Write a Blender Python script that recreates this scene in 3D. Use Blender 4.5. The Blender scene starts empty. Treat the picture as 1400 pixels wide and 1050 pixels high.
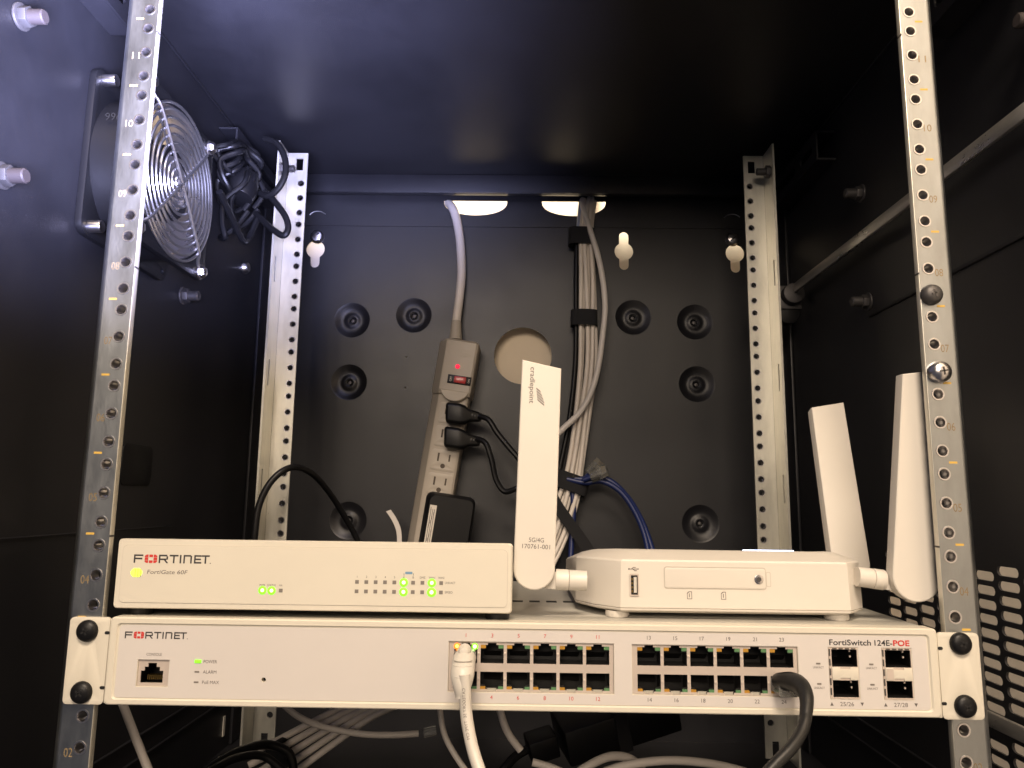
import bpy, bmesh, math, random
from mathutils import Vector, Matrix

# ------------------------------------------------------------------ camera, world, lights, exposure
S = 0.001                                   # everything below is written in millimetres
sc = bpy.context.scene
COL = sc.collection
random.seed(7)

cam_d = bpy.data.cameras.new('camera'); cam = bpy.data.objects.new('camera', cam_d); COL.objects.link(cam)
cam_d.sensor_fit = 'HORIZONTAL'; cam_d.sensor_width = 36.0; cam_d.lens = 36.0 * 1015.45 / 1400.0
cam.location = (-0.80 * S, -414.87 * S, 199.30 * S)
cam.rotation_euler = (1.7246524, -0.0120777, 0.0113225)
cam_d.clip_start = 0.01; cam_d.clip_end = 50.0
sc.camera = cam

world = bpy.data.worlds.new('World'); sc.world = world; world.use_nodes = True
bg = world.node_tree.nodes['Background']
bg.inputs['Color'].default_value = (0.50, 0.53, 0.70, 1); bg.inputs['Strength'].default_value = 0.11

def area_lamp(name, loc, target, size, watts, color):
    d = bpy.data.lights.new(name, 'AREA'); d.shape = 'RECTANGLE'; d.size, d.size_y = size
    d.energy = watts; d.color = color
    o = bpy.data.objects.new(name, d); COL.objects.link(o)
    o.location = [v * S for v in loc]
    o.rotation_euler = (Vector(target) - Vector(loc)).to_track_quat('-Z', 'Y').to_euler()
    return o
# ceiling luminaire over the cabinet, a farther luminaire down the room, two added fills
area_lamp('ceiling_lamp', (40, -1150, 1480), (0, 0, 200), (0.60, 0.40), 35.5, (1.0, 0.81, 0.615))
area_lamp('room_lamp', (-350, -2300, 980), (0, 300, 260), (1.1, 0.6), 27.0, (1.0, 0.82, 0.64))
area_lamp('added_wall_wash', (0, 190, 1420), (0, 450, 560), (0.9, 0.12), 85.0, (1.0, 0.91, 0.76))  # added to brighten the wall seen through the top knockouts
cool = area_lamp('added_cool_fill', (-120, -230, 300), (-260, 20, 575), (0.16, 0.12), 8.0, (0.56, 0.58, 1.0))  # added fill out of view, stands in for a bluish lens veil
cool.data.spread = math.radians(82)

sc.view_settings.view_transform = 'Standard'; sc.view_settings.look = 'None'
sc.view_settings.exposure = 0.0; sc.view_settings.gamma = 1.0; sc.view_settings.use_curve_mapping = False
sc.render.engine = 'CYCLES'
sc.cycles.use_denoising = True
sc.cycles.max_bounces = 6; sc.cycles.diffuse_bounces = 3; sc.cycles.glossy_bounces = 4
sc.cycles.sample_clamp_indirect = 4.0; sc.cycles.caustics_reflective = False; sc.cycles.caustics_refractive = False

# ------------------------------------------------------------------ materials
def mat(name, color, rough=0.5, metal=0.0, emit=None, estr=0.0, var=0.0, vscale=60.0, bump=0.0, bscale=900.0,
        rvar=0.0, spec=0.5, trans=0.0, coat=0.0, stretch=None, tint=None):
    m = bpy.data.materials.new(name); m.use_nodes = True
    nt = m.node_tree; b = nt.nodes['Principled BSDF']
    b.inputs['Base Color'].default_value = (*color, 1); b.inputs['Roughness'].default_value = rough
    b.inputs['Metallic'].default_value = metal; b.inputs['Specular IOR Level'].default_value = spec
    b.inputs['Transmission Weight'].default_value = trans; b.inputs['Coat Weight'].default_value = coat
    if emit:
        b.inputs['Emission Color'].default_value = (*emit, 1); b.inputs['Emission Strength'].default_value = estr
    if var or bump or rvar:
        tc = nt.nodes.new('ShaderNodeTexCoord'); mp = nt.nodes.new('ShaderNodeMapping')
        nt.links.new(tc.outputs['Object'], mp.inputs['Vector'])
        if stretch: mp.inputs['Scale'].default_value = stretch
    if var or rvar:
        n = nt.nodes.new('ShaderNodeTexNoise'); n.inputs['Scale'].default_value = vscale
        n.inputs['Detail'].default_value = 6; n.inputs['Roughness'].default_value = 0.65
        nt.links.new(mp.outputs['Vector'], n.inputs['Vector'])
    if var:
        r = nt.nodes.new('ShaderNodeValToRGB')
        lo = [max(0, c * (1 - var)) for c in color]; hi = [min(1, c * (1 + var)) for c in color]
        if tint: lo = [a * b_ for a, b_ in zip(lo, tint)]
        r.color_ramp.elements[0].position = 0.32; r.color_ramp.elements[1].position = 0.70
        r.color_ramp.elements[0].color = (*lo, 1); r.color_ramp.elements[1].color = (*hi, 1)
        nt.links.new(n.outputs['Fac'], r.inputs['Fac']); nt.links.new(r.outputs['Color'], b.inputs['Base Color'])
    if rvar:
        mr = nt.nodes.new('ShaderNodeMapRange')
        mr.inputs['From Min'].default_value = 0.3; mr.inputs['From Max'].default_value = 0.7
        mr.inputs['To Min'].default_value = max(0.03, rough - rvar); mr.inputs['To Max'].default_value = min(1, rough + rvar)
        nt.links.new(n.outputs['Fac'], mr.inputs['Value']); nt.links.new(mr.outputs['Result'], b.inputs['Roughness'])
    if bump:
        n2 = nt.nodes.new('ShaderNodeTexNoise'); n2.inputs['Scale'].default_value = bscale; n2.inputs['Detail'].default_value = 3
        nt.links.new(mp.outputs['Vector'], n2.inputs['Vector'])
        bp = nt.nodes.new('ShaderNodeBump'); bp.inputs['Strength'].default_value = bump; bp.inputs['Distance'].default_value = 0.0004
        nt.links.new(n2.outputs['Fac'], bp.inputs['Height']); nt.links.new(bp.outputs['Normal'], b.inputs['Normal'])
    return m

M = dict(
    black_paint=mat('black_powder_coat', (0.0125, 0.0125, 0.0155), 0.40, var=0.25, vscale=9, bump=0.35, bscale=1600, rvar=0.05),
    hem=mat('lit_rail_edge', (0.70, 0.67, 0.58), 0.35, 0.45, var=0.15, vscale=60, stretch=(1, 1, 0.3)),  # lighter than the rail: light caught by the inner edge, put into colour
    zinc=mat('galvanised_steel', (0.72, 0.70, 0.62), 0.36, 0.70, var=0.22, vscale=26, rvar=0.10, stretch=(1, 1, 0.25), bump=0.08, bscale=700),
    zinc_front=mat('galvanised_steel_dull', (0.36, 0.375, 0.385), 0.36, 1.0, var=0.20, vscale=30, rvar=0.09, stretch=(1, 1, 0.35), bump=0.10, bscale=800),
    zinc_bar=mat('galvanised_bar', (0.55, 0.53, 0.50), 0.33, 0.8, var=0.3, vscale=30, rvar=0.12, stretch=(1, 0.3, 1)),
    chrome=mat('chrome_wire', (0.40, 0.395, 0.40), 0.30, 0.95, rvar=0.05, vscale=80),
    bolt=mat('bright_bolt', (0.62, 0.60, 0.60), 0.28, 1.0),
    bolt_dull=mat('dull_bolt', (0.09, 0.085, 0.085), 0.5, 0.6),
    copper_bolt=mat('plated_nut', (0.040, 0.032, 0.031), 0.6, 0.1),
    fan_black=mat('fan_black', (0.007, 0.007, 0.008), 0.45, bump=0.1, spec=0.25),
    fan_blade=mat('fan_blade_metal', (0.50, 0.48, 0.48), 0.30, 0.9, rvar=0.08, vscale=40),
    wall=mat('painted_wall', (0.84, 0.72, 0.56), 0.75, var=0.03, vscale=6, bump=0.15, bscale=300),
    cream=mat('cream_enamel', (0.66, 0.62, 0.53), 0.42, var=0.025, vscale=12, bump=0.05, bscale=1500),
    label_white=mat('label_overlay', (0.62, 0.585, 0.56), 0.36, var=0.02, vscale=10, bump=0.03, bscale=2000),
    lid=mat('grey_lid_paint', (0.46, 0.445, 0.40), 0.40, var=0.05, vscale=20, bump=0.08, bscale=1300),
    router=mat('router_plastic', (0.66, 0.62, 0.56), 0.40, var=0.02, vscale=15, bump=0.08, bscale=2500),
    antenna=mat('antenna_plastic', (0.67, 0.63, 0.57), 0.38, var=0.02, vscale=10, bump=0.06, bscale=2500),
    ink=mat('dark_ink', (0.035, 0.032, 0.035), 0.6), ink_grey=mat('grey_ink', (0.12, 0.105, 0.10), 0.6),
    ink_red=mat('red_ink', (0.55, 0.035, 0.03), 0.55), ink_blue=mat('blue_ink', (0.16, 0.30, 0.45), 0.6),
    ink_yellow=mat('yellow_ink', (0.62, 0.40, 0.08), 0.6), ink_brown=mat('brown_stamp', (0.26, 0.19, 0.10), 0.6, var=0.35, vscale=500),
    groove=mat('groove_grey', (0.50, 0.46, 0.40), 0.6),
    black_plastic=mat('black_plastic', (0.007, 0.007, 0.008), 0.40, spec=0.3, bump=0.08, bscale=1500),
    black_matte=mat('black_matte', (0.008, 0.008, 0.009), 0.6),
    cavity=mat('port_cavity', (0.010, 0.009, 0.009), 0.42),
    rubber=mat('black_rubber', (0.012, 0.012, 0.012), 0.42, spec=0.4, bump=0.1),
    velcro=mat('hook_strap', (0.010, 0.010, 0.012), 0.9, bump=0.6, bscale=2500),
    shield=mat('jack_shield', (0.60, 0.52, 0.46), 0.34, 0.25, rvar=0.08, vscale=50),
    gold=mat('contact_gold', (0.5, 0.33, 0.10), 0.3, 1.0),
    led_off=mat('led_off', (0.20, 0.18, 0.16), 0.4), led_amber=mat('led_amber', (0.42, 0.22, 0.03), 0.35), led_green=mat('led_green', (0.10, 0.22, 0.10), 0.35),
    glow_core=mat('led_core', (0.6, 1, 0.4), 0.4, emit=(0.72, 1.0, 0.42), estr=2.6),
    glow_green=mat('led_green_lit', (0.2, 0.8, 0.05), 0.4, emit=(0.24, 0.86, 0.01), estr=1.0),
    glow_badge=mat('badge_lit', (0.7, 0.8, 0.1), 0.4, emit=(0.66, 0.93, 0.10), estr=0.95),
    glow_badge_dim=mat('badge_stripe', (0.45, 0.46, 0.10), 0.5),
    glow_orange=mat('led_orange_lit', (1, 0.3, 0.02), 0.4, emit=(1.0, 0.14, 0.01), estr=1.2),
    glow_yellow=mat('led_orange_core', (1, 0.7, 0.2), 0.4, emit=(1.0, 0.62, 0.12), estr=1.5),
    glow_red=mat('red_lamp', (0.9, 0.02, 0.05), 0.4, emit=(1.0, 0.015, 0.07), estr=1.0),
    glow_white=mat('white_led_strip', (0.8, 0.85, 1), 0.4, emit=(0.52, 0.66, 1.0), estr=3.2),
    strip=mat('power_strip_beige', (0.47, 0.42, 0.36), 0.45, var=0.04, vscale=20, bump=0.08, bscale=1500),
    strip_dark=mat('slot_dark', (0.07, 0.05, 0.035), 0.6),
    rocker=mat('red_rocker', (0.50, 0.03, 0.03), 0.3, trans=0.0, coat=0.3),
    cable=mat('cream_cable', (0.72, 0.66, 0.60), 0.45, var=0.05, vscale=30), cable_grey=mat('pale_grey_cable', (0.68, 0.64, 0.61), 0.45, var=0.05, vscale=30),
    cable_white=mat('white_cable', (0.56, 0.53, 0.48), 0.40),
    cable_blue=mat('blue_cable', (0.010, 0.020, 0.10), 0.4), cable_black=mat('black_cable', (0.007, 0.007, 0.008), 0.38, spec=0.22),
    sticker=mat('white_sticker', (0.62, 0.58, 0.52), 0.5),
    silver=mat('silver_contact', (0.75, 0.72, 0.70), 0.25, 1.0),
)
clear = bpy.data.materials.new('clear_plug'); clear.use_nodes = True
_b = clear.node_tree.nodes['Principled BSDF']
_b.inputs['Base Color'].default_value = (0.85, 0.85, 0.80, 1); _b.inputs['Roughness'].default_value = 0.12
_b.inputs['Transmission Weight'].default_value = 0.85; _b.inputs['IOR'].default_value = 1.45
M['clear'] = clear

# ------------------------------------------------------------------ mesh helpers
X3, Y3, Z3 = Vector((1, 0, 0)), Vector((0, 1, 0)), Vector((0, 0, 1))
ORG = {}
def root(name, label, cat, loc, rot=(0, 0, 0), group=None, local=False, kind=None):
    o = bpy.data.objects.new(name, None); o.empty_display_size = 0.02; COL.objects.link(o)
    o.location = [v * S for v in loc]; o.rotation_euler = rot
    ORG[o] = Vector((0, 0, 0)) if local else Vector(loc)
    tag(o, label, cat, group, kind)
    return o
def tag(o, label=None, cat=None, group=None, kind=None):
    if label: o['label'] = label
    if cat: o['category'] = cat
    if group: o['group'] = group
    if kind: o['kind'] = kind
    return o

class MB:
    def __init__(s): s.v = []; s.f = []
    def add(s, vs, fs):
        n = len(s.v); s.v += [Vector(p) for p in vs]; s.f += [tuple(i + n for i in f) for f in fs]; return s
    def box(s, x0, x1, y0, y1, z0, z1):
        return s.add([(x, y, z) for x in (x0, x1) for y in (y0, y1) for z in (z0, z1)],
                     [(0, 1, 3, 2), (4, 6, 7, 5), (0, 4, 5, 1), (2, 3, 7, 6), (0, 2, 6, 4), (1, 5, 7, 3)])
    def loft(s, rings, caps=True, closed=False):
        n = len(rings[0]); vs = [p for r in rings for p in r]; fs = []
        m = len(rings)
        for i in range(m if closed else m - 1):
            a, b = i * n, ((i + 1) % m) * n
            for j in range(n): fs.append((a + j, a + (j + 1) % n, b + (j + 1) % n, b + j))
        if caps and not closed: fs += [tuple(range(n))[::-1], tuple((m - 1) * n + j for j in range(n))]
        return s.add(vs, fs)
    def lathe(s, prof, c, axis, seg=24, caps=True, x=None):
        a = Vector(axis).normalized(); u = (Vector(x) if x else a.orthogonal()).normalized(); w = a.cross(u); c = Vector(c)
        return s.loft([[c + a * h + (u * math.cos(2 * math.pi * k / seg) + w * math.sin(2 * math.pi * k / seg)) * r for k in range(seg)] for r, h in prof], caps)
    def cyl(s, p0, p1, r, seg=16, r2=None):
        p0, p1 = Vector(p0), Vector(p1); L = (p1 - p0).length
        return s.lathe([(r, 0), (r if r2 is None else r2, L)], p0, p1 - p0, seg)
    def tube(s, pts, r, seg=10, closed=False, sub=6, flat=None, ref=None):
        pts = smooth(pts, sub, closed); fr = frames(pts, closed, ref); rings = []
        rr = r if callable(r) else (lambda t: r)
        for i, (p, t, u, w) in enumerate(fr):
            q = rr(i / max(1, len(fr) - 1)); a, b = (q, q) if flat is None else (q * flat[0], q * flat[1])
            rings.append([p + u * (math.cos(2 * math.pi * k / seg) * a) + w * (math.sin(2 * math.pi * k / seg) * b) for k in range(seg)])
        return s.loft(rings, True, closed)
    def plate(s, outline, holes, t, o, U, V, N=None):
        """flat sheet with real openings: (u, v) outline and holes, thickness t along N"""
        cu = bpy.data.curves.new('tmp', 'CURVE'); cu.dimensions = '2D'; cu.fill_mode = 'BOTH'; cu.extrude = t / 2
        for poly in [outline] + list(holes):
            sp = cu.splines.new('POLY'); sp.points.add(len(poly) - 1)
            for q, (a, b) in zip(sp.points, poly): q.co = (a, b, 0, 1)
            sp.use_cyclic_u = True
        ob = bpy.data.objects.new('tmp', cu); me = bpy.data.meshes.new_from_object(ob)
        U, V = Vector(U), Vector(V); N = Vector(N) if N else U.cross(V); o = Vector(o)
        s.add([o + U * p.co.x + V * p.co.y + N * (p.co.z + t / 2) for p in me.vertices], [tuple(f.vertices) for f in me.polygons])
        bpy.data.objects.remove(ob); bpy.data.curves.remove(cu); bpy.data.meshes.remove(me)
        return s
    def text(s, body, h, o, U=X3, V=Z3, w=None, align='CENTER', bold=0.0, fit=None, shear=0.0):
        cu = bpy.data.curves.new('tmp', 'FONT'); cu.body = body; cu.size = 1.0; cu.offset = bold; cu.shear = shear; cu.resolution_u = 3
        ob = bpy.data.objects.new('tmp', cu); me = bpy.data.meshes.new_from_object(ob)
        xs = [p.co.x for p in me.vertices]; ys = [p.co.y for p in me.vertices]
        k = h / CAP; kx = k if w is None else w / (max(xs) - min(xs))
        ox = {'CENTER': -(max(xs) + min(xs)) / 2, 'LEFT': -min(xs), 'RIGHT': -max(xs)}[align]
        U, V, o = Vector(U), Vector(V), Vector(o)
        s.add([o + U * ((p.co.x + ox) * kx) + V * (p.co.y * k - h / 2) for p in me.vertices], [tuple(f.vertices) for f in me.polygons])
        bpy.data.objects.remove(ob); bpy.data.curves.remove(cu); bpy.data.meshes.remove(me)
        return s
    def poly(s, pts): return s.add(pts, [tuple(range(len(pts)))])
    def xf(s, fn): s.v = [Vector(fn(p)) for p in s.v]; return s
    def build(s, name, m, parent=None, bevel=0.0, seg=2, ang=35, smooth_=True, label=None):
        me = bpy.data.meshes.new(name); o0 = ORG.get(parent, Vector((0, 0, 0)))
        me.from_pydata([(p - o0) * S for p in s.v], [], s.f)
        bm = bmesh.new(); bm.from_mesh(me)
        bmesh.ops.remove_doubles(bm, verts=bm.verts, dist=1e-6)
        if s.f and len(s.f) > 1: bmesh.ops.recalc_face_normals(bm, faces=bm.faces)
        if bevel:
            es = [e for e in bm.edges if len(e.link_faces) == 2 and e.calc_face_angle(0) > math.radians(40)]
            bmesh.ops.bevel(bm, geom=es, offset=bevel * S, segments=seg, profile=0.5, affect='EDGES', clamp_overlap=True)
        bm.to_mesh(me); bm.free()
        if smooth_:
            me.polygons.foreach_set('use_smooth', [True] * len(me.polygons)); me.set_sharp_from_angle(angle=math.radians(ang))
        me.materials.append(M[m] if isinstance(m, str) else m)
        o = bpy.data.objects.new(name, me); COL.objects.link(o)
        if parent: o.parent = parent; ORG[o] = o0
        if label: o['label'] = label
        return o

def smooth(pts, sub=6, closed=False):
    pts = [Vector(p) for p in pts]
    if sub <= 1 or len(pts) < 3: return pts
    n = len(pts); out = []
    g = (lambda i: pts[i % n]) if closed else (lambda i: pts[max(0, min(n - 1, i))])
    for i in range(n if closed else n - 1):
        p0, p1, p2, p3 = g(i - 1), g(i), g(i + 1), g(i + 2)
        for k in range(sub):
            t = k / sub
            out.append(0.5 * ((2 * p1) + (p2 - p0) * t + (2 * p0 - 5 * p1 + 4 * p2 - p3) * t * t + (3 * p1 - p0 - 3 * p2 + p3) * t ** 3))
    if not closed: out.append(pts[-1])
    return out
def frames(pts, closed=False, ref=None):
    n = len(pts); T = []
    for i in range(n):
        a, b = (pts[(i - 1) % n], pts[(i + 1) % n]) if closed else (pts[max(0, i - 1)], pts[min(n - 1, i + 1)])
        T.append((b - a).normalized())
    u = (Vector(ref) if ref else T[0].orthogonal()); out = []
    for p, t in zip(pts, T):
        u = (u - t * u.dot(t)).normalized(); out.append((p, t, u.copy(), t.cross(u)))
    return out
def ngon(cx, cy, r, n=16, a0=0.0, ry=None):
    return [(cx + r * math.cos(a0 + 2 * math.pi * k / n), cy + (ry or r) * math.sin(a0 + 2 * math.pi * k / n)) for k in range(n)]
def rrect(x0, x1, y0, y1, r, n=4):
    out = []
    for cx, cy, a in ((x1 - r, y1 - r, 0), (x0 + r, y1 - r, 90), (x0 + r, y0 + r, 180), (x1 - r, y0 + r, 270)):
        for k in range(n + 1):
            q = math.radians(a + 90 * k / n); out.append((cx + r * math.cos(q), cy + r * math.sin(q)))
    return out
def rect(x0, x1, y0, y1): return [(x0, y0), (x1, y0), (x1, y1), (x0, y1)]
_c = bpy.data.curves.new('tmp', 'FONT'); _c.body = 'H'; _c.size = 1.0
_o = bpy.data.objects.new('tmp', _c); _m = bpy.data.meshes.new_from_object(_o)
CAP = max(p.co.y for p in _m.vertices) - min(0, min(p.co.y for p in _m.vertices))
bpy.data.objects.remove(_o); bpy.data.curves.remove(_c); bpy.data.meshes.remove(_m)
FU, FV, FN = (1, 0, 0), (0, 0, 1), (0, -1, 0)          # a front face seen from the door: u right, v up, n towards the door

def copy_tree(o, parent=None):
    c = o.copy(); COL.objects.link(c); c.parent = parent
    for ch in list(o.children): copy_tree(ch, c)
    return c

# ------------------------------------------------------------------ the setting outside the cabinet
def sheet(name, pts, m='wall'):
    o = MB().poly(pts).build(name, m, smooth_=False); o['kind'] = 'structure'; return o
sheet('wall_back', [(-1400, 450, -500), (400, 450, -500), (400, 450, 2000), (-1400, 450, 2000)])
M['side_wall'] = mat('tan_side_wall', (0.80, 0.69, 0.57), 0.8, var=0.10, vscale=14, bump=0.2, bscale=200)
sheet('wall_side', [(400, 450, -500), (400, -700, -500), (400, -700, 2000), (400, 450, 2000)], 'side_wall')

# ------------------------------------------------------------------ cabinet
FRONT, BACK, TOP, BOT, SX = -45, 430, 575, -55, 300
cab = root('rack_cabinet', 'black powder coated steel rack cabinet enclosing all the equipment', 'cabinet', (0, 200, BOT))
# back panel with its knockouts, keyholes and dished mounting points
def keyhole(cx, cz, up, dn, r=11.0, s=5.6):
    a = math.asin(s / r)
    ring = []
    def arc(c, rad, a0, a1, n=9):
        return [(c[0] + rad * math.cos(a0 + (a1 - a0) * k / n), c[1] + rad * math.sin(a0 + (a1 - a0) * k / n)) for k in range(n + 1)]
    b = math.pi / 2
    ring += arc((cx, cz), r, -b + a, b - a if up else b)
    if up: ring += arc((cx, cz + up), s, 0, math.pi)
    ring += arc((cx, cz), r, b + a if up else b, 3 * b - a)
    ring += arc((cx, cz - dn), s, math.pi, 2 * math.pi)
    return ring
DIM = [(-200, 404), (-127.8, 410.5), (128.4, 410.4), (200, 405.5), (-200.3, 330.5), (200.5, 332.4), (-194, 173.5), (200.4, 174.8)]
def dhole(cx, hw=38, zt=551.6, zb=533.2):
    n = 20
    return [(cx - hw, zt), ] + [(cx - hw * math.cos(math.pi * k / n), zt - 1.2 - (zt - 1.2 - zb) * math.sin(math.pi * k / n) ** 0.85) for k in range(n + 1)] + [(cx + hw, zt)]
hl = [ngon(0.2, 363.6, 33.4, 48), keyhole(-247.5, 490, 0, 17), keyhole(249.2, 489, 0, 18), keyhole(118.4, 490.3, 18.5, 17)]
hl += [ngon(x, z, 21.0, 28) for x, z in DIM]
hl += [ngon(-135, 361, 0.9, 8), ngon(-135, 325, 0.9, 8)]
back = MB().plate(rect(-SX, SX, BOT, 519), hl, 1.6, (0, BACK, 0), FU, FV, (0, 1, 0)).build('back_panel', 'black_paint', cab)
MB().plate(rect(-SX, SX, 519, TOP), [dhole(-58.2), dhole(59.2)], 1.6, (0, BACK - 1.2, 0), FU, FV, (0, 1, 0)).build('upper_back_strip', 'black_paint', back)
for x, z in DIM:
    # a pressed dish: the sheet dips away from the room, a ring boss and a screw sit in the middle
    MB().lathe([(21.3, 0.2), (20.4, 0.5), (18.5, 1.6), (15.0, 3.6), (12.0, 4.6), (10.0, 4.6), (8.3, 3.9), (7.0, 3.2), (5.0, 3.0), (4.4, 3.5), (3.2, 4.0), (3.0, 8.0), (0.2, 8.0)], (x, BACK, z), (0, 1, 0), 28, False).build('dished_mount', 'black_paint', back)
    MB().lathe([(2.4, 5.5), (2.0, 4.3), (0.3, 4.0)], (x, BACK, z), (0, 1, 0), 12).build('mount_stud', 'bolt_dull', back)
for x, z in ((-246, 505), (246.5, 505.5)):
    b = MB().lathe([(8.2, 0), (8.2, -2.0), (6.0, -5.2), (3.0, -6.3), (0.2, -6.6)], (x, BACK, z), (0, 1, 0), 20).build('wall_screw', 'bolt', cab)
    MB().box(x - 4.5, x + 4.5, BACK - 7.0, BACK - 5.8, z - 0.7, z + 0.7).xf(lambda p: Vector((x + (p.x - x) * .77 - (p.z - z) * .64, p.y, z + (p.x - x) * .64 + (p.z - z) * .77))).build('slot', 'bolt_dull', b)
for x in (-247, 246):        # bright arc where the wall shows past a bent knockout
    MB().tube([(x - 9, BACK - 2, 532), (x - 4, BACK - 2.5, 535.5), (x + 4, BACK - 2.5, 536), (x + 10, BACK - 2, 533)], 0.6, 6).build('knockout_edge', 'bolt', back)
# top, its rear lip, bottom, sides
MB().box(-SX, SX, FRONT, BACK - 0.1, TOP, TOP + 2).build('top_panel', 'black_paint', cab)
MB().box(-SX + 14, SX - 14, 408, 410, 553, TOP - 0.1).box(-SX + 14, SX - 14, 410, 417, 552.8, 554.3).build('rear_lip', 'black_paint', cab, 0.5)
MB().box(-SX, SX, FRONT, BACK - 0.1, BOT - 2, BOT).build('bottom_panel', 'black_paint', cab)
# side panels: the one on the vent side carries rows of real slots
slots = []
cols = [214.5 - 24.2 * i for i in range(10)]
for i, y1 in enumerate(cols):
    for j in range(10):
        zc = 158.6 - 9.05 * j - (4.5 if i % 2 else 0)
        slots.append(rrect(y1 - 20.4, y1, zc - 2.9, zc + 2.9, 2.7, 3))
    for j in range(7 if y1 < 110 else 0):
        zc = 54.2 - 9.05 * j - (4.5 if i % 2 else 0)
        slots.append(rrect(y1 - 20.4, y1, zc - 2.9, zc + 2.9, 2.7, 3))
sr = MB().plate(rect(FRONT, BACK, BOT, TOP), slots, 1.6, (SX, 0, 0), (0, 1, 0), (0, 0, 1), (1, 0, 0)).build('side_panel', 'black_paint', cab, label='side panel with rows of rounded vent slots')
sl = MB().plate(rect(FRONT, BACK, BOT, TOP), [ngon(112, 432, 55, 40)], 1.6, (-SX - 1.6, 0, 0), (0, 1, 0), (0, 0, 1), (1, 0, 0)).build('side_panel', 'black_paint', cab)
# fold lines and stiffening seams on the sides
MB().box(SX - 1.4, SX + 0.2, FRONT, 215, 358.2, 361.2).build('panel_seam', 'black_matte', sr, 0.5)
MB().box(-SX - 0.2, -SX + 1.0, FRONT, 230, 172.4, 173.6).build('panel_seam', 'black_paint', sl, 0.4)
MB().plate(rrect(140, 186, 206, 238, 6, 4), [], 1.0, (-SX - 0.2, 0, 0), (0, 1, 0), (0, 0, 1), (1, 0, 0)).build('cover_plate', 'fan_black', sl, 0.4)
for sx in (-1, 1):
    MB().box(*sorted((sx * 296.5, sx * 299.8)), 396, 429, BOT + 1, TOP - 1).build('corner_post', 'black_paint', cab, 0.8)
    # slotted brackets that carry the rails, top and bottom
    for z0, z1 in ((526, 556),):
        for y0, y1, hol in ((262, 395, [rrect(318, 388, z0 + 10, z0 + 20, 4.5), rrect(272, 304, z0 + 11, z0 + 19, 4)]), (-20, 72, [rrect(0, 55, z0 + 10, z0 + 20, 4.5)])):
            MB().plate(rect(y0, y1, z0, z1), hol, 1.8, (sx * 281, 0, 0), (0, 1, 0), (0, 0, 1), (sx, 0, 0)).box(*sorted((sx * 283, sx * 299.6)), y0, y1, z1 - 2, z1).box(*sorted((sx * 283, sx * 299.6)), y0, y1, z0, z0 + 2).build('rail_bracket', 'black_paint', cab)
    MB().box(*sorted((sx * 297.2, sx * 299.7)), FRONT, 395, 11.5, 13).box(*sorted((sx * 297.2, sx * 299.7)), FRONT, 395, -6, -4.5).build('fold_ridge', 'black_paint', cab, .4)
    MB().box(*sorted((sx * 298.4, sx * 299.8)), FRONT, 395, TOP - 3.0, TOP - .2).build('fold_ridge', 'black_paint', cab, .5)
def stud(x, y, z, sx, m='copper_bolt', L=15, r=4.4):
    b = MB().lathe([(8.0, 0), (8.0, 1.6)], (x, y, z), (-sx, 0, 0), 18).lathe([(6.3, 1.6), (6.3, 6.4)], (x, y, z), (-sx, 0, 0), 6).build('nut', 'bolt_dull', cab, 0.3)
    MB().lathe([(r, 2), (r, L - 0.8), (r - 0.8, L)], (x, y, z), (-sx, 0, 0), 12).build('stud', m, b)
for sx in (-1, 1):
    for y, z, m in ((-17, 478, 'copper_bolt'), (-17, 378.5, 'copper_bolt'), (215, 372.4, 'bolt_dull')) + (((215, 471.4, 'bolt_dull'),) if sx > 0 else ()):
        stud(sx * 299.8, y, z, sx, m)
MB().lathe([(7, 0), (7, 2), (4.6, 5.5), (0.3, 6.8)], (-299.8, 337 + 12, 441), (1, 0, 0), 16).build('dome_screw', 'bolt', cab)
# loose details on the far side wall: a bright slot low in the corner, latch slot
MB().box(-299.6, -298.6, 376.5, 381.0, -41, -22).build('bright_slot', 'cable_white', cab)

# ------------------------------------------------------------------ locking bars on the slotted side
bar = root('locking_bar', 'long flat galvanised locking bar running along the side panel above the seam', 'bar', (288, 170, 418))
MB().box(284, 287, -44, 350, 417.5, 427).build('bar', 'zinc_bar', bar, 0.5)
MB().lathe([(11, -8), (11, 8)], (284.5, 352, 417), (0, 1, 0), 24).build('bushing', 'bolt_dull', bar, 1.2)
MB().box(273, 296, 354, 362, 402, 428).build('bar_bracket', 'bolt_dull', bar, 1.5)
MB().lathe([(12.5, -6), (12.5, 6)], (282, 362, 399), (0, 1, 0), 24).build('lock_cam', 'black_plastic', bar, 1.0)
bar2 = root('locking_bar', 'short visible galvanised bar crossing the vent slots low on the side panel', 'bar', (294, 60, 64))
MB().box(293, 296, -44, 210, 62.5, 71.5).build('bar', 'zinc_bar', bar2, 0.5)

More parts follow.
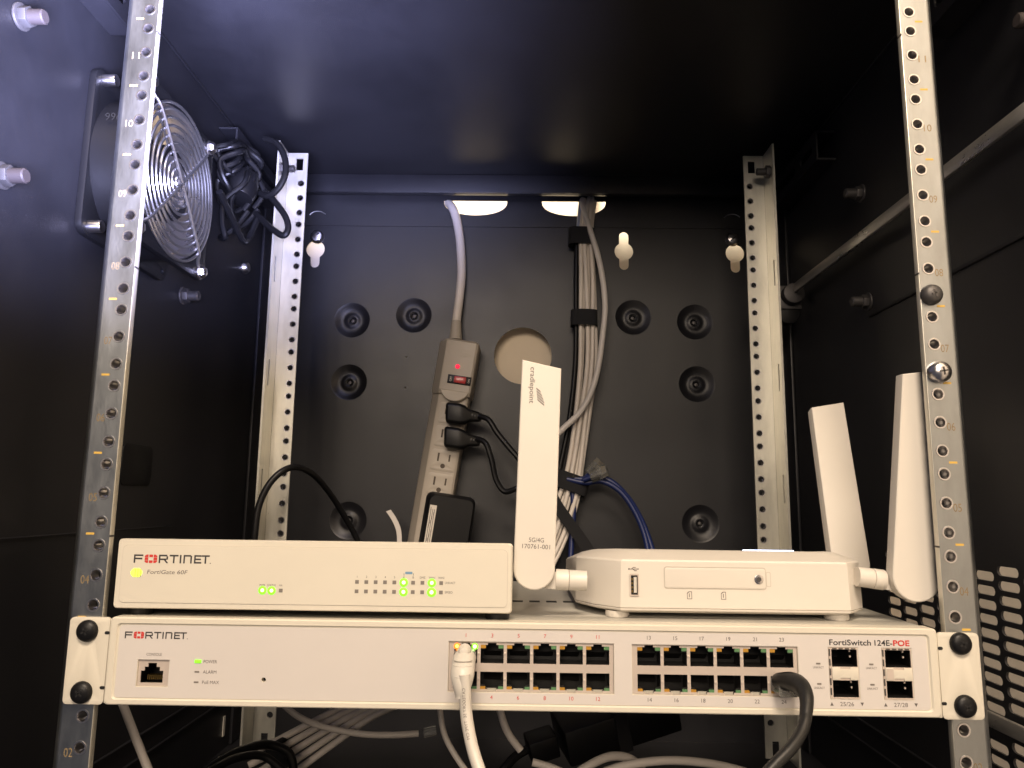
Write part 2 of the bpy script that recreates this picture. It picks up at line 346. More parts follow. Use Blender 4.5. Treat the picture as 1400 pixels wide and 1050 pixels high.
# ------------------------------------------------------------------ mounting rails
def hz(u, o): return 44.45 * (u - 0.5) + o * 15.875
def front_rail(sx, label):
    r = root('mounting_rail', label, 'rail', (sx * 236, 0, -32), group='vertical mounting rails')
    holes = [ngon(sx * 232.55, hz(u, o), 3.05, 16) for u in range(0, 13) for o in (-1, 0, 1) if -25 < hz(u, o) < 548]
    xi, xo = sorted((sx * 227.2, sx * 243.4))
    # face with real holes, then a rounded bend into the flange that runs back into the cabinet
    mb = MB().plate(rect(xi, xo, -32, 553), holes, 2.0, (0, 2.0, 0), FU, FV, FN)
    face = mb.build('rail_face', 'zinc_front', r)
    n = 7; prof_o = [(sx * (243.4 + 4.0 * math.sin(a)), 4.0 - 4.0 * math.cos(a)) for a in [math.pi / 2 * k / n for k in range(n + 1)]] + [(sx * 247.4, 32)]
    prof_i = [(sx * (243.4 + 2.0 * math.sin(a)), 4.0 - 2.0 * math.cos(a)) for a in [math.pi / 2 * k / n for k in range(n + 1)]] + [(sx * 245.4, 32)]
    ring = prof_o + prof_i[::-1]
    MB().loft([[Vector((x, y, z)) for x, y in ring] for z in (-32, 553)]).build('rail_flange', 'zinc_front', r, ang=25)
    # countersunk burr rings make the punched holes read as worn bright edges
    for u in range(2, 13):
        for o in (-1, 0, 1):
            if not 50 < hz(u, o) < 548 or u == 3: continue
            MB().lathe([(3.7, -0.02), (3.55, -0.3), (2.8, -0.28), (2.6, 0.2), (2.5, 7.0)], (sx * 232.55, 0, hz(u, o)), (0, 1, 0), 18, False).build('threaded_hole', 'bolt', face)
        if u < 12:
            MB().text('%02d' % u, 4.4, (sx * 238.4, -0.08, hz(u, 0) - 2.4), w=4.6).build('rail_number', 'ink_brown', face)
        if u != 3 :
            MB().poly([(sx * 238 + a, -0.08, 44.45 * (u - 1) + b) for a, b in ((-2.3, -0.6), (2.3, -0.6), (2.3, 0.6), (-2.3, 0.6))]).build('unit_mark', 'ink_yellow', face)
    MB().box(*sorted((sx * 226.9, sx * 228.4)), 0.25, 4.6, -31.8, 552.8).build('rail_hem', 'hem', r, .35)
    for z in (176, 330, 480):
        MB().box(*sorted((sx * 227.2, sx * 226.75)), 0.1, 4.8, z, z + 1.0).build('edge_nick', 'bolt_dull', face)
    return r, face
rfl, ffl = front_rail(-1, 'galvanised front rail with yellow unit marks standing in front of the fan')
rfr, ffr = front_rail(1, 'galvanised front rail with yellow unit marks and two spare screws beside the vent slots')
def pan_screw(c, r, h, m, parent, cross='bolt_dull', seg=24, tilt=0.3, tilt2=0.0):
    x, y, z = c
    s_ = MB().lathe([(r, 0), (r, -h * 0.28), (r * 0.90, -h * 0.62), (r * 0.66, -h * 0.88), (r * 0.3, -h), (0.05, -h * 1.02)], c, (0, 1, 0), seg).build('screw', m, parent)
    for k in (0, 1):
        a = tilt + k * math.pi / 2; ca, sa = math.cos(a), math.sin(a)
        MB().box(-r * 0.36, r * 0.36, -h * 1.06, -h * 0.93, -r * 0.07, r * 0.07).xf(lambda p: Vector((x + p.x * ca - p.z * sa, y + p.y, z + p.x * sa + p.z * ca))).build('cross_recess', cross, s_)
    return s_
pan_screw((232.55, 0, hz(8, -1)), 6.0, 5.5, 'bolt_dull', ffr)
pan_screw((233.5, 0, hz(7, -1) - 0.3), 6.4, 6.2, 'bolt', ffr, tilt=0.15)
def rear_rail(sx, label):
    r = root('mounting_rail', label, 'rail', (sx * 236, 310.4, -32), group='vertical mounting rails')
    z0 = 503.676
    holes = [ngon(sx * 231.3, z0 - 44.45 * k + o * 15.875, 2.9, 14) for k in range(0, 12) for o in (-1, 0, 1)]
    holes += [rect(sx * 233.8 - 3.6, sx * 233.8 + 3.6, 534, 547), rect(sx * 235.2 - 3.1, sx * 235.2 + 3.1, -30, -17.2)]
    xi, xo = sorted((sx * 225.6, sx * 246.0))
    face = MB().plate(rect(xi, xo, -32, 553), holes, 2.0, (0, 312.4, 0), FU, FV, FN).build('rail_face', 'zinc', r)
    for k in range(0, 10):
        for o in (-1, 0, 1):
            MB().lathe([(3.5, -0.02), (3.35, -0.25), (2.7, -0.23), (2.5, 0.2), (2.4, 4.5)], (sx * 231.3, 310.4, z0 - 44.45 * k + o * 15.875), (0, 1, 0), 16, False).build('threaded_hole', 'bolt', face)
    fl_h = [rect(290, 293.4, z, z + 26) for z in (409, 305, 199, 95)]
    fl = MB().plate(rect(283.4, 310.3, -32, 553), fl_h, 2.0, (sx * 246.1, 0, 0), (0, 1, 0), (0, 0, 1), (sx, 0, 0)).build('rail_flange', 'zinc', r)
    b = MB().lathe([(6.5, 0), (6.5, 4.6)], (sx * 246, 292, 527), (-sx, 0, 0), 6).build('bolt_nut', 'bolt_dull', fl, 0.3)
    MB().lathe([(3.6, 4), (3.6, 13)], (sx * 246, 292, 527), (-sx, 0, 0), 12).build('bolt_shank', 'bolt_dull', b)
    return r
rear_rail(-1, 'galvanised rear rail with slotted flange behind the coiled black cord')
rear_rail(1, 'galvanised rear rail with slotted flange next to the locking bar end')

# ------------------------------------------------------------------ cooling fan on the side wall
fan = root('cooling_fan', 'black axial cooling fan with chrome wire finger guard on the side wall', 'fan', (-299.9, 113.5, 372))
FC = Vector((0, 113.5, 432.0)); FH = 60.0
# square frame: two flanges joined by a round venturi, open at the corners
for x in (-299.6, -268.0):
    MB().plate(rrect(-FH, FH, -FH, FH, 8, 4), [ngon(0, 0, 56.5, 48)] + [ngon(a * 52.5, b * 52.5, 2.3, 10) for a in (-1, 1) for b in (-1, 1)], 4.5, (x, FC.y, FC.z), (0, 1, 0), (0, 0, 1), (1, 0, 0)).build('fan_flange', 'fan_black', fan, 0.4)
MB().lathe([(58.6, -295.2), (58.0, -268.1)], (0, FC.y, FC.z), (1, 0, 0), 48, False).build('venturi', 'fan_black', fan)
MB().lathe([(56.3, -299), (55.6, -280), (56.3, -263.6)], (0, FC.y, FC.z), (1, 0, 0), 48, False).build('venturi_lining', 'fan_blade', fan)
MB().text('9961', 5.2, (-280, FC.y - 58.9, FC.z + 22), X3, Z3).build('moulded_number', 'rubber', fan)
hub = MB().lathe([(28, -296), (28, -268), (26, -265.6), (0.5, -265.4)], (0, FC.y, FC.z), (1, 0, 0), 40).build('hub', 'fan_black', fan)
MB().plate(ngon(0, 0, 20, 32), [], 0.3, (-265.3, FC.y, FC.z), (0, 1, 0), (0, 0, 1), (1, 0, 0)).build('hub_label', 'fan_blade', hub)
for k in range(5):
    rings = []
    for i in range(9):
        t = i / 8; rad = 27 + 27.5 * t; half = 0.42 + 0.06 * t; off = 2 * math.pi * k / 5 + 0.35 * t
        pts = []
        for j in range(7 if y1 < 110 else 0):
            q = j / 6; a = off + (q - 0.5) * 2 * half; x = -291 + 21 * q + 3 * math.sin(q * math.pi)
            pts.append(Vector((x, FC.y + rad * math.cos(a), FC.z + rad * math.sin(a))))
        rings.append(pts + [p + Vector((-1.2, 0, 0)) for p in pts[::-1]])
    MB().loft(rings).build('blade', 'fan_blade', fan)
# finger guard: concentric rings, two bent cross wires, four eye ends and screws
gx = -261.0
for rad in (5.5, 11.5, 17.5, 23.5, 29.5, 35.5, 41.5, 47.5, 53.5, 58.0):
    n = 48
    MB().tube([(gx, FC.y + rad * math.cos(2 * math.pi * k / n), FC.z + rad * math.sin(2 * math.pi * k / n)) for k in range(n)], 1.15, 7, True, 1).build('guard_ring', 'chrome', fan)
cs = [(-1, 1), (1, 1), (1, -1), (-1, -1)]
for a, b in ((cs[0], cs[2]), (cs[1], cs[3])):
    pa, pb = [Vector((0, FC.y + q[0] * 50.5, FC.z + q[1] * 53.5)) for q in (a, b)]
    m_ = [pa.lerp(pb, t) for t in (0, 0.06, 0.12, 0.3, 0.5, 0.7, 0.88, 0.94, 1)]
    xs = (-263.2, -262.5, -259.6, -258.8, -258.6, -258.8, -259.6, -262.5, -263.2)
    MB().tube([(x, p.y, p.z) for x, p in zip(xs, m_)], 1.3, 7, False, 5).build('guard_cross_wire', 'chrome', fan)
for a, b in cs:
    y, z = FC.y + a * 50.5, FC.z + b * 53.5
    w = MB().lathe([(6.0, 0), (6.0, 1.2)], (-263.4, y, z), (1, 0, 0), 18).lathe([(5.2, 1.2), (5.2, 3.4), (3.8, 5.2), (0.3, 6.0)], (-263.4, y, z), (1, 0, 0), 6).build('guard_screw', 'bolt', fan)
    if a < 0: MB().cyl((-299.4, y, z), (-286, y, z), 4.2, 12).build('through_bolt', 'bolt', fan, 0.4)

# ------------------------------------------------------------------ network switch, bolted into unit 3
def disc(c, r, m, parent, name, n=20, h=0.25):
    return MB().lathe([(r, 0), (r, -h * 0.6), (r * 0.8, -h)], c, (0, 1, 0), n).build(name, m, parent)
def flat(pts, y): return [Vector((x, y, z)) for x, z in pts]
def logo(x0, x1, z0, z1, y, parent):
    """squared letter strokes and the red grid that stands for the O"""
    W, H = x1 - x0, z1 - z0; t = H * 0.19; k = W / 41.8
    mb = MB()
    def R(a, b, c, d): mb.poly(flat([(x0 + a * k, z0 + c * H), (x0 + b * k, z0 + c * H), (x0 + b * k, z0 + d * H), (x0 + a * k, z0 + d * H)], y))
    tk = t / k; tz = 0.19
    def F(a, b): R(a, a + tk, 0, 1); R(a + tk, b, 1 - tz, 1); R(a + tk, b - 0.4, .42, .42 + tz)
    F(0, 5.0)
    a, b = 13.6, 18.6                                                # R
    R(a, a + tk, 0, 1 - tz); R(a, b - .5, 1 - tz, 1); R(b - tk, b, .42, 1 - tz); R(a + tk, b - tk, .36, .36 + tz)
    mb.poly(flat([(x0 + (b - 2.2) * k, z0 + .36 * H), (x0 + (b - 2.2 + tk * 1.2) * k, z0 + .36 * H), (x0 + (b + .3) * k, z0), (x0 + (b - tk * 1.2 + .3) * k, z0)], y))
    R(19.4, 24.2, 1 - tz, 1); R(21.8 - tk / 2, 21.8 + tk / 2, 0, 1 - tz)   # T
    R(25.0, 25.0 + tk, 0, 1)                                          # I
    a, b = 27.0, 31.6; R(a, a + tk, 0, 1 - tz); R(a, b - .5, 1 - tz, 1); R(b - tk, b, 0, 1 - tz * .6)   # N drawn like a square n
    a, b = 32.8, 36.8; R(a, a + tk, 0, 1); R(a + tk, b, 1 - tz, 1); R(a + tk, b, 0, tz); R(a + tk, b - .3, .41, .41 + tz)   # E
    R(36.9, 41.2, 1 - tz, 1); R(39.0 - tk / 2, 39.0 + tk / 2, 0, 1 - tz)   # T
    R(41.5, 42.0, 0, .1)
    lg = mb.build('logo', 'ink', parent, smooth_=False)
    rd = MB(); a, b = 5.9, 12.7; cw = (b - a - .9) / 3
    for i in range(3):
        for j in range(3):
            if i == 1 and j == 1: continue
            u0 = x0 + (a + i * (cw + .45)) * k; u1 = u0 + cw * k; v0 = z0 + j * .345 * H; v1 = v0 + .31 * H
            q = [(u0, v0), (u1, v0), (u1, v1), (u0, v1)]
            if i != 1 and j != 1:
                cxn = 0 if i == 0 else 1; czn = 0 if j == 0 else 1; d = .5 * cw * k
                idx = {(0, 0): 0, (1, 0): 1, (1, 1): 2, (0, 1): 3}[(cxn, czn)]
                p, n_, pr = q[idx], q[(idx + 1) % 4], q[idx - 1]
                e1 = (p[0] + (pr[0] - p[0]) * .5, p[1] + (pr[1] - p[1]) * .5); e2 = (p[0] + (n_[0] - p[0]) * .5, p[1] + (n_[1] - p[1]) * .5)
                q = q[:idx] + [e1, e2] + q[idx + 1:]
            rd.poly(flat(q, y))
    rd.build('logo_grid', 'ink_red', lg, smooth_=False)

SF = -3.0
sw = root('network_switch', 'wide cream rack switch with twenty-four ethernet ports bolted across the front rails', 'network switch', (0, 100, 89.3))
MB().box(-218.6, 218.6, 26, 205, 90.0, 133.6).box(-218.6, 218.6, 6.4, 26.3, 132.4, 133.55).box(-218.6, 218.6, 6.4, 26.3, 90.05, 91.2).build('chassis', 'lid', sw, 0.3)
for i in range(9): MB().box(-57 + i * 11.0 - 3.4, -57 + i * 11.0 + 3.4, 82, 89, 133.55, 133.75).build('lid_vent', 'black_matte', sw)
# bezel with openings for the port blocks, jack and cages
B1, B2 = (-38.1, 49.5, 98.6, 124.0), (59.2, 146.6, 98.6, 123.8)
CJ = (-203.8, -187.0, 98.8, 112.3)
SFP = [(162.7, 178.2), (190.8, 206.3)]
ops = [rect(*B1), rect(*B2), rect(*CJ)] + [rect(a, b, 97.9, 123.9) for a, b in SFP] + [ngon(-136, 103, 1.15, 14)]
bez = MB().plate(rrect(-220.2, 220.2, 89.4, 134.2, 2.0, 4), ops, 9.0, (0, SF + 9.0, 0), FU, FV, FN).build('bezel', 'cream', sw)
# raised rim of the bezel around the printed overlay
ring_o = rrect(-220.1, 220.1, 89.5, 134.1, 1.8, 4); ring_i = rrect(-215.6, 215.2, 92.6, 130.6, 2.2, 4)
n_ = len(ring_o)
mid = [((a[0] * 2 + b[0]) / 3, (a[1] * 2 + b[1]) / 3) for a, b in zip(ring_o, ring_i)]
MB().loft([flat(ring_o, SF + 0.2), flat([((a[0] * 5 + b[0]) / 6, (a[1] * 5 + b[1]) / 6) for a, b in zip(ring_o, ring_i)], SF - 0.9), flat([((a[0] + b[0] * 5) / 6, (a[1] + b[1] * 5) / 6) for a, b in zip(ring_o, ring_i)], SF - 0.9), flat(ring_i, SF + 0.1)], False).build('bezel_rim', 'cream', bez, ang=20)
ovl = MB().plate(rrect(-214.9, 214.6, 93.2, 130.1, 2.0, 4), [rect(a - .25, b + .25, c - .25, d + .25) for a, b, c, d in (B1, B2, CJ)] + [rect(a - .25, b + .25, 97.7, 124.1) for a, b in SFP] + [ngon(-136, 103, 1.3, 14)], 0.25, (0, SF - 0.02, 0), FU, FV, FN).build('printed_overlay', 'label_white', bez)
TY = SF - 0.36
logo(-212.0, -178.2, 123.2, 126.75, TY, ovl)
MB().box(-138, -134, SF + 3.5, SF + 4, 101, 105).build('reset_recess', 'black_matte', sw)
# port blocks
def port_block(b, first, lit=()):
    x0, x1, z0, z1 = b; y = SF + 1.2
    pitch = 14.03; px0 = x0 + 2.6 + (0.25 if first == 1 else 0.2)
    holes = []; cent = []
    for i in range(6):
        a = px0 + i * pitch; c = a + 12.3; m_ = (a + c) / 2
        holes.append([(a, 113.0), (c, 113.0), (c, 122.4), (m_ + 2.3, 122.4), (m_ + 2.3, 123.4), (m_ - 2.3, 123.4), (m_ - 2.3, 122.4), (a, 122.4)])
        holes.append([(a, 108.7), (a, 99.9), (m_ - 2.3, 99.9), (m_ - 2.3, 99.0), (m_ + 2.3, 99.0), (m_ + 2.3, 99.9), (c, 99.9), (c, 108.7)])
        cent.append((a, c, m_))
    sh = MB().plate(rect(x0 + .15, x1 - .15, z0 + .15, z1 - .15), holes, 0.5, (0, y, 0), FU, FV, FN).build('port_shield', 'shield', sw, label='metal shield around a block of twelve ethernet ports')
    for i, (a, c, m_) in enumerate(cent):
        for up in (1, 0):
            zf = (lambda v: v) if up else (lambda v: 221.7 - v)            # lower row is the upper one mirrored
            T = [(a - .3, 112.8), (c + .3, 112.8), (c + .3, 119.6), (c - 2.3, 119.9), (c - 3.3, 121.8), (m_ + 2.4, 121.8), (m_ + 2.4, 123.5), (m_ - 2.4, 123.5), (m_ - 2.4, 121.8), (a + 3.3, 121.8), (a + 2.3, 119.9), (a - .3, 119.6)]
            T = [(u, zf(v)) for u, v in T]; 
            if not up: T = T[::-1]
            O = rect(a - .5, c + .5, *sorted((zf(112.6), zf(123.7))))
            pm = MB().plate(O, [T], 0.8, (0, y + 1.7, 0), FU, FV, FN)
            # five-sided socket behind the opening
            za, zb = sorted((zf(112.7), zf(123.6)))
            for q in ([(a - .4, y + 1.7, za), (a - .4, y + 13, za), (a - .4, y + 13, zb), (a - .4, y + 1.7, zb)], [(c + .4, y + 1.7, za), (c + .4, y + 13, za), (c + .4, y + 13, zb), (c + .4, y + 1.7, zb)],
                      [(a - .4, y + 1.7, za), (c + .4, y + 1.7, za), (c + .4, y + 13, za), (a - .4, y + 13, za)], [(a - .4, y + 1.7, zb), (c + .4, y + 1.7, zb), (c + .4, y + 13, zb), (a - .4, y + 13, zb)],
                      [(a - .4, y + 13, za), (c + .4, y + 13, za), (c + .4, y + 13, zb), (a - .4, y + 13, zb)]): pm.poly(q)
            # sloping tongue that carries the contacts
            s_ = [(a + 1.5, y + 6, zf(118.2)), (c - 1.5, y + 6, zf(118.2)), (c - 1.5, y + 12.8, zf(114.4)), (a + 1.5, y + 12.8, zf(114.4))]
            pm.poly(s_)
            pm.build('ethernet_port', 'cavity', sh, smooth_=False)
            num = first + 2 * i + (0 if up else 1)
            for (u0, u1, mm) in ((a + .05, a + 2.75, 'led_amber'), (c - 2.75, c - .05, 'led_green')):
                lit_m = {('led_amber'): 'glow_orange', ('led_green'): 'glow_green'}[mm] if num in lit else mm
                zz = sorted((zf(120.6), zf(122.35)))
                MB().box(u0, u1, y - .35, y + .85, zz[0], zz[1]).build('port_light', lit_m, sh)
                if num in lit:
                    disc(((u0 + u1) / 2, y - .36, 121.5), 1.75, lit_m, sh, 'bloom_halo', 20, .3); disc(((u0 + u1) / 2, y - .6, 121.5), .95, 'glow_yellow' if mm == 'led_amber' else 'glow_core', sh, 'lit_core', 16, 0.5)  # glowing halo disc imitates bloom around the lit LED
        for xx in ((a - 1.0,) if i else ()):                                   # small dimples on the shield webs
            for zz in (118, 105): MB().lathe([(0.8, 0), (0.7, -.25), (.1, -.4)], (xx, y - .5, zz), (0, 1, 0), 10).build('shield_spring', 'shield', sh)
    return cent
c1 = port_block(B1, 1, (1,)); c2 = port_block(B2, 13)
nm = {k: MB() for k in ('ink_red', 'ink_grey')}
for cent, first, ik in ((c1, 1, 'ink_red'), (c2, 13, 'ink_grey')):
    for i, (a, c, m_) in enumerate(cent):
        nm[ik].text(str(first + 2 * i), 1.9, (m_, TY, 127.4)); nm[ik].text(str(first + 2 * i + 1), 1.9, (m_, TY, 96.1))
nm['ink_red'].build('port_numbers', 'ink_red', ovl, smooth_=False); nm['ink_grey'].build('port_numbers', 'ink_grey', ovl, smooth_=False)
# console jack
cj = MB().plate(rect(CJ[0] + .1, CJ[1] - .1, CJ[2] + .1, CJ[3] - .1), [[(-202.3, 100.5), (-190.3, 100.5), (-190.3, 106.6), (-192.2, 106.6), (-192.2, 108.6), (-194.0, 108.6), (-194.0, 110.6), (-198.6, 110.6), (-198.6, 108.6), (-200.4, 108.6), (-200.4, 106.6), (-202.3, 106.6)]], 0.6, (0, SF + 1.4, 0), FU, FV, FN).build('console_jack', 'shield', sw)
MB().box(-203.4, -187.4, SF + 1.5, SF + 13, 99, 112).xf(lambda p: p).build('console_cavity', 'cavity', cj)
# console cavity is an open tray: drop its front so the depth shows
_me = cj.children[0].data; _bm = bmesh.new(); _bm.from_mesh(_me)
bmesh.ops.delete(_bm, geom=[f for f in _bm.faces if f.calc_center_median().y < (SF + 2 - 100) * S], context='FACES'); _bm.to_mesh(_me); _bm.free()
for k in range(8): MB().box(-200.6 + k * 1.1, -200.1 + k * 1.1, SF + 5, SF + 9, 101.2, 103.6).build('contact', 'gold', cj)
tx = MB()
tx.text('CONSOLE', 1.35, (-195.4, TY, 115.2), w=8.2)
for t, z in (('POWER', 111.9), ('ALARM', 106.65), ('PoE MAX', 101.4)): tx.text(t, 1.6, (-168.6, TY, z), align='LEFT', w={'POWER': 7.2, 'ALARM': 7.2, 'PoE MAX': 9.0}[t])
for a in (157.1, 184.9):
    for z in (113.7, 103.4): tx.text('LINK/ACT', 1.05, (a, TY, z), w=5.6)
for a, b in ((171.1, '25/26'), (199.1, '27/28')):
    tx.text(b, 2.0, (a, TY, 95.5), w=7.2)
    for d, s_ in ((-7.9, 1), (7.9, -1)): tx.poly(flat([(a + d - .9, 95.5 - .9 * s_), (a + d + .9, 95.5 - .9 * s_), (a + d, 95.5 + .9 * s_)][::s_], TY))
tx.build('lettering', 'ink_grey', ovl, smooth_=False)
t2 = MB().text('FortiSwitch', 2.75, (163.4, TY, 126.5), align='LEFT', w=22.0, bold=.018).text('124E-', 2.75, (187.2, TY, 126.5), align='LEFT', w=9.4, bold=.018); t2.build('product_name', 'ink', ovl, smooth_=False)
MB().text('POE', 2.75, (197.0, TY, 126.5), align='LEFT', w=8.6, bold=.03).build('product_name', 'ink_red', ovl, smooth_=False)
MB().box(-173.4, -169.8, SF - .7, SF - .2, 111.1, 112.9).build('power_light', 'glow_green', ovl, .3)
for z in (106.65, 101.4): MB().box(-173, -170.6, SF - .45, SF - .2, z - .4, z + .4).build('status_light', 'led_off', ovl)
for a in (157.1, 184.9):
    for z in (115.6, 105.4): MB().box(a - 1.1, a + 1.1, SF - .45, SF - .2, z - .4, z + .4).build('link_light', 'led_off', ovl)
# optical module cages
for ci, (a, b) in enumerate(SFP):
    y = SF + 0.4
    fr = MB().plate(rect(a + .1, b - .1, 98.0, 123.8), [rect(a + 1.6, b - .5, 114.1, 122.9), rect(a + 1.6, b - .5, 98.8, 107.3)], 0.6, (0, y, 0), FU, FV, FN).build('module_cage', 'shield', sw)
    for z0, z1 in ((114.0, 123.0), (98.7, 107.4)):
        t = MB()
        for q in ([(a + 1.5, y, z0), (a + 1.5, y + 25, z0), (a + 1.5, y + 25, z1), (a + 1.5, y, z1)], [(b - .4, y, z0), (b - .4, y + 25, z0), (b - .4, y + 25, z1), (b - .4, y, z1)], [(a + 1.5, y, z0), (b - .4, y, z0), (b - .4, y + 25, z0), (a + 1.5, y + 25, z0)],
                  [(a + 1.5, y, z1), (b - .4, y, z1), (b - .4, y + 25, z1), (a + 1.5, y + 25, z1)], [(a + 1.5, y + 25, z0), (b - .4, y + 25, z0), (b - .4, y + 25, z1), (a + 1.5, y + 25, z1)]): t.poly(q)
        t.build('cage_bore', 'cavity', fr, smooth_=False)
        for dx, dz in ((b - 3.6, z1 - 1.8), (b - 3.4, z1 - 4.6)): MB().box(dx, dx + .7, y + 2, y + 3, dz, dz + .9).build('cage_pin', 'shield', fr)
    for k in range(5): MB().box(a + .2, a + .9, y - .9, y - .6, 100 + k * 4.9, 103.4 + k * 4.9).build('spring_finger', 'bolt_dull', fr)
    for k in range(4): MB().box(a + 2.2 + k * 3.3, a + 4.4 + k * 3.3, y - .9, y - .6, 123.1, 123.6).build('spring_finger', 'bolt_dull', fr)
    for k in range(2): MB().box(a + 5 + k * 4.3, a + 7.5 + k * 4.3, y - .9, y - .6, 98.1, 98.5).build('spring_finger', 'shield', fr)
    xm = (a + b + 1) / 2
    MB().plate([(a + 1.4, 107.5), (xm - 2.6, 107.5), (xm - 2.6, 108.6), (xm + 2.6, 108.6), (xm + 2.6, 107.5), (b - .4, 107.5), (b - .4, 113.9), (xm + 2.6, 113.9), (xm + 2.6, 112.9), (xm - 2.6, 112.9), (xm - 2.6, 113.9), (a + 1.4, 113.9)], [], 0.5, (0, y - .62, 0), FU, FV, FN).build('cage_web', 'cream', fr, .15)
    if ci == 1: MB().box(a + 1.8, xm - 2.9, y - 1.3, y - 1.15, 107.9, 113.5).build('web_shadow_plate', 'shield', fr)
# ears and their black screws
for sx in (-1, 1):
    xi, xo = sx * 221.3, sx * 243.0
    zz = (89.0, 133.6) if sx < 0 else (88.3, 132.0)
    nt_ = [rrect(*sorted((sx * 221.0, sx * 223.6)), zc - .8, zc + .8, .7, 3) for zc in ((125.7, 97.6) if sx < 0 else (124.0, 96.2))]
    out = rrect(*sorted((xi, xo)), zz[0], zz[1], 2.2, 4)
    ear = MB().plate(out, [[(sx * 232.8 + 3.4 * math.cos(t), zc + 3.4 * math.sin(t)) for t in [math.pi * 2 * k / 14 for k in range(14)]] for zc in (126.6, 95.0)], 2.0, (0, 0, 0), FU, FV, FN).build('mounting_ear', 'cream', sw, .35)
    for nn in nt_: MB().plate(nn, [], .25, (0, -2.02, 0), FU, FV, FN).build('ear_notch', 'black_matte', ear)
    MB().box(*sorted((sx * 219.3, sx * 221.2)), -1.8, 60, zz[0] + .6, zz[1] - .6).build('ear_side', 'cream', ear, .4)
    for zc, tl in ((126.6, .5), (95.1, .9)): pan_screw((sx * 233.0, -2.0, zc), 5.75, 3.4, 'black_plastic', ear, 'black_matte', 28, tl)

# ------------------------------------------------------------------ small firewall on top of the switch
GF = -1.0
fw = root('firewall_box', 'small cream firewall appliance with green status lights resting on the switch', 'firewall', (-113, 75, 134.3))
MB().box(-220.4, -5.7, 3.5, 158, 138.4, 165.0).build('case', 'cream', fw, 1.2, 3)
go = rrect(-221.6, -4.8, 138.2, 175.2, 1.8, 4)
MB().loft([flat(go, 4.0), flat(go, 0.4), flat([(-113.2 + (x + 113.2) * .9935, 156.7 + (z - 156.7) * .968) for x, z in go], GF)], True).build('front_frame', 'cream', fw, ang=25)
gp = rrect(-218.1, -7.6, 141.6, 171.8, 2.4, 4)
fp = MB().plate(gp, [], .3, (0, GF - .02, 0), FU, FV, FN).build('front_overlay', 'cream', fw)
gi = rrect(-218.35, -7.35, 141.35, 172.05, 2.6, 4)
MB().plate(gi, [rrect(-218.05, -7.65, 141.65, 171.75, 2.4, 4)], .06, (0, GF - .02, 0), FU, FV, FN).build('overlay_edge', 'groove', fp)
TG = GF - .40
logo(-211.8, -169.6, 162.5, 167.0, TG, fp)
MB().text('FortiGate 60F', 2.1, (-203.9, TG, 157.8), align='LEFT', w=22.2, shear=.12).build('product_name', 'ink_grey', fp, smooth_=False)
hx = [(-213.0, 157.3), (-212.4, 158.6), (-211.2, 159.6), (-208.2, 159.6), (-206.9, 158.6), (-206.5, 157.3), (-206.9, 156.0), (-208.2, 155.0), (-211.2, 155.0), (-212.4, 156.0)]
bd = MB().plate(hx, [], .2, (0, GF - .3, 0), FU, FV, FN).build('lit_badge', 'glow_badge', fp)
for k in range(3): MB().box(-210.5 + k * 1.45, -210.1 + k * 1.45, GF - .62, GF - .5, 155.3, 159.3).build('badge_stripe', 'glow_badge_dim', bd)
def lit(x, z, r=1.55):
    d = disc((x, GF - .32, z), r * 1.5, 'glow_green', fp, 'status_light', 22, .25); disc((x, GF - .5, z), r * .62, 'glow_core', d, 'lit_core', 18, .3)  # wide green disc stands in for lens bloom round the core
lit(-140.2, 148.9, 1.5); lit(-135.2, 148.8, 1.5)
def off(x, z): MB().box(x - 1.0, x + 1.0, GF - .5, GF - .3, z - .95, z + .95).build('status_light', 'led_off', fp)
off(-130.2, 148.9)
xs_ = [-89.0 + 5.08 * i for i in range(10)]
for i, x in enumerate(xs_):
    for z in (154.0, 149.05):
        if i == 5: lit(x, z, 1.55)
        elif i == 8: lit(x, z, 1.65 if z < 150 else 1.5)
        else: off(x, z)
tx = MB()
for i, t in enumerate(('1', '2', '3', '4', '5', 'A', 'B', 'DMZ', 'WAN1', 'WAN2')): tx.text(t, 1.1, (xs_[i], TG, 156.7), w=None if i < 7 else 3.0 + .4 * (i > 7))
tx.text('PWR', 1.0, (-140.4, TG, 151.6), w=3.0); tx.text('STATUS', 1.0, (-135.4, TG, 151.6), w=4.6); tx.text('HA', 1.0, (-130.3, TG, 151.6), w=1.7)
tx.text('LINK/ACT', 1.15, (-41.2, TG, 154.1), align='LEFT', w=5.6); tx.text('SPEED', 1.15, (-41.2, TG, 149.1), align='LEFT', w=4.2)
for x in (xs_[5], xs_[6]): tx.poly(flat([(x - .12, 157.6), (x + .12, 157.6), (x + .12, 158.9), (x - .12, 158.9)], TG))
tx.build('lettering', 'ink_grey', fp, smooth_=False)
tb = MB().plate(rrect(-63.0, -59.0, 158.4, 159.7, .5, 3), [], .04, (0, TG + .05, 0), FU, FV, FN).build('link_bracket', 'ink_blue', fp)
for x, y in ((-13, 12), (-212, 12), (-13, 145), (-212, 145)): MB().lathe([(6.5, 133.75), (7, 138.6)], (x, y, 0), (0, 0, 1), 18).build('foot', 'rubber', fw)

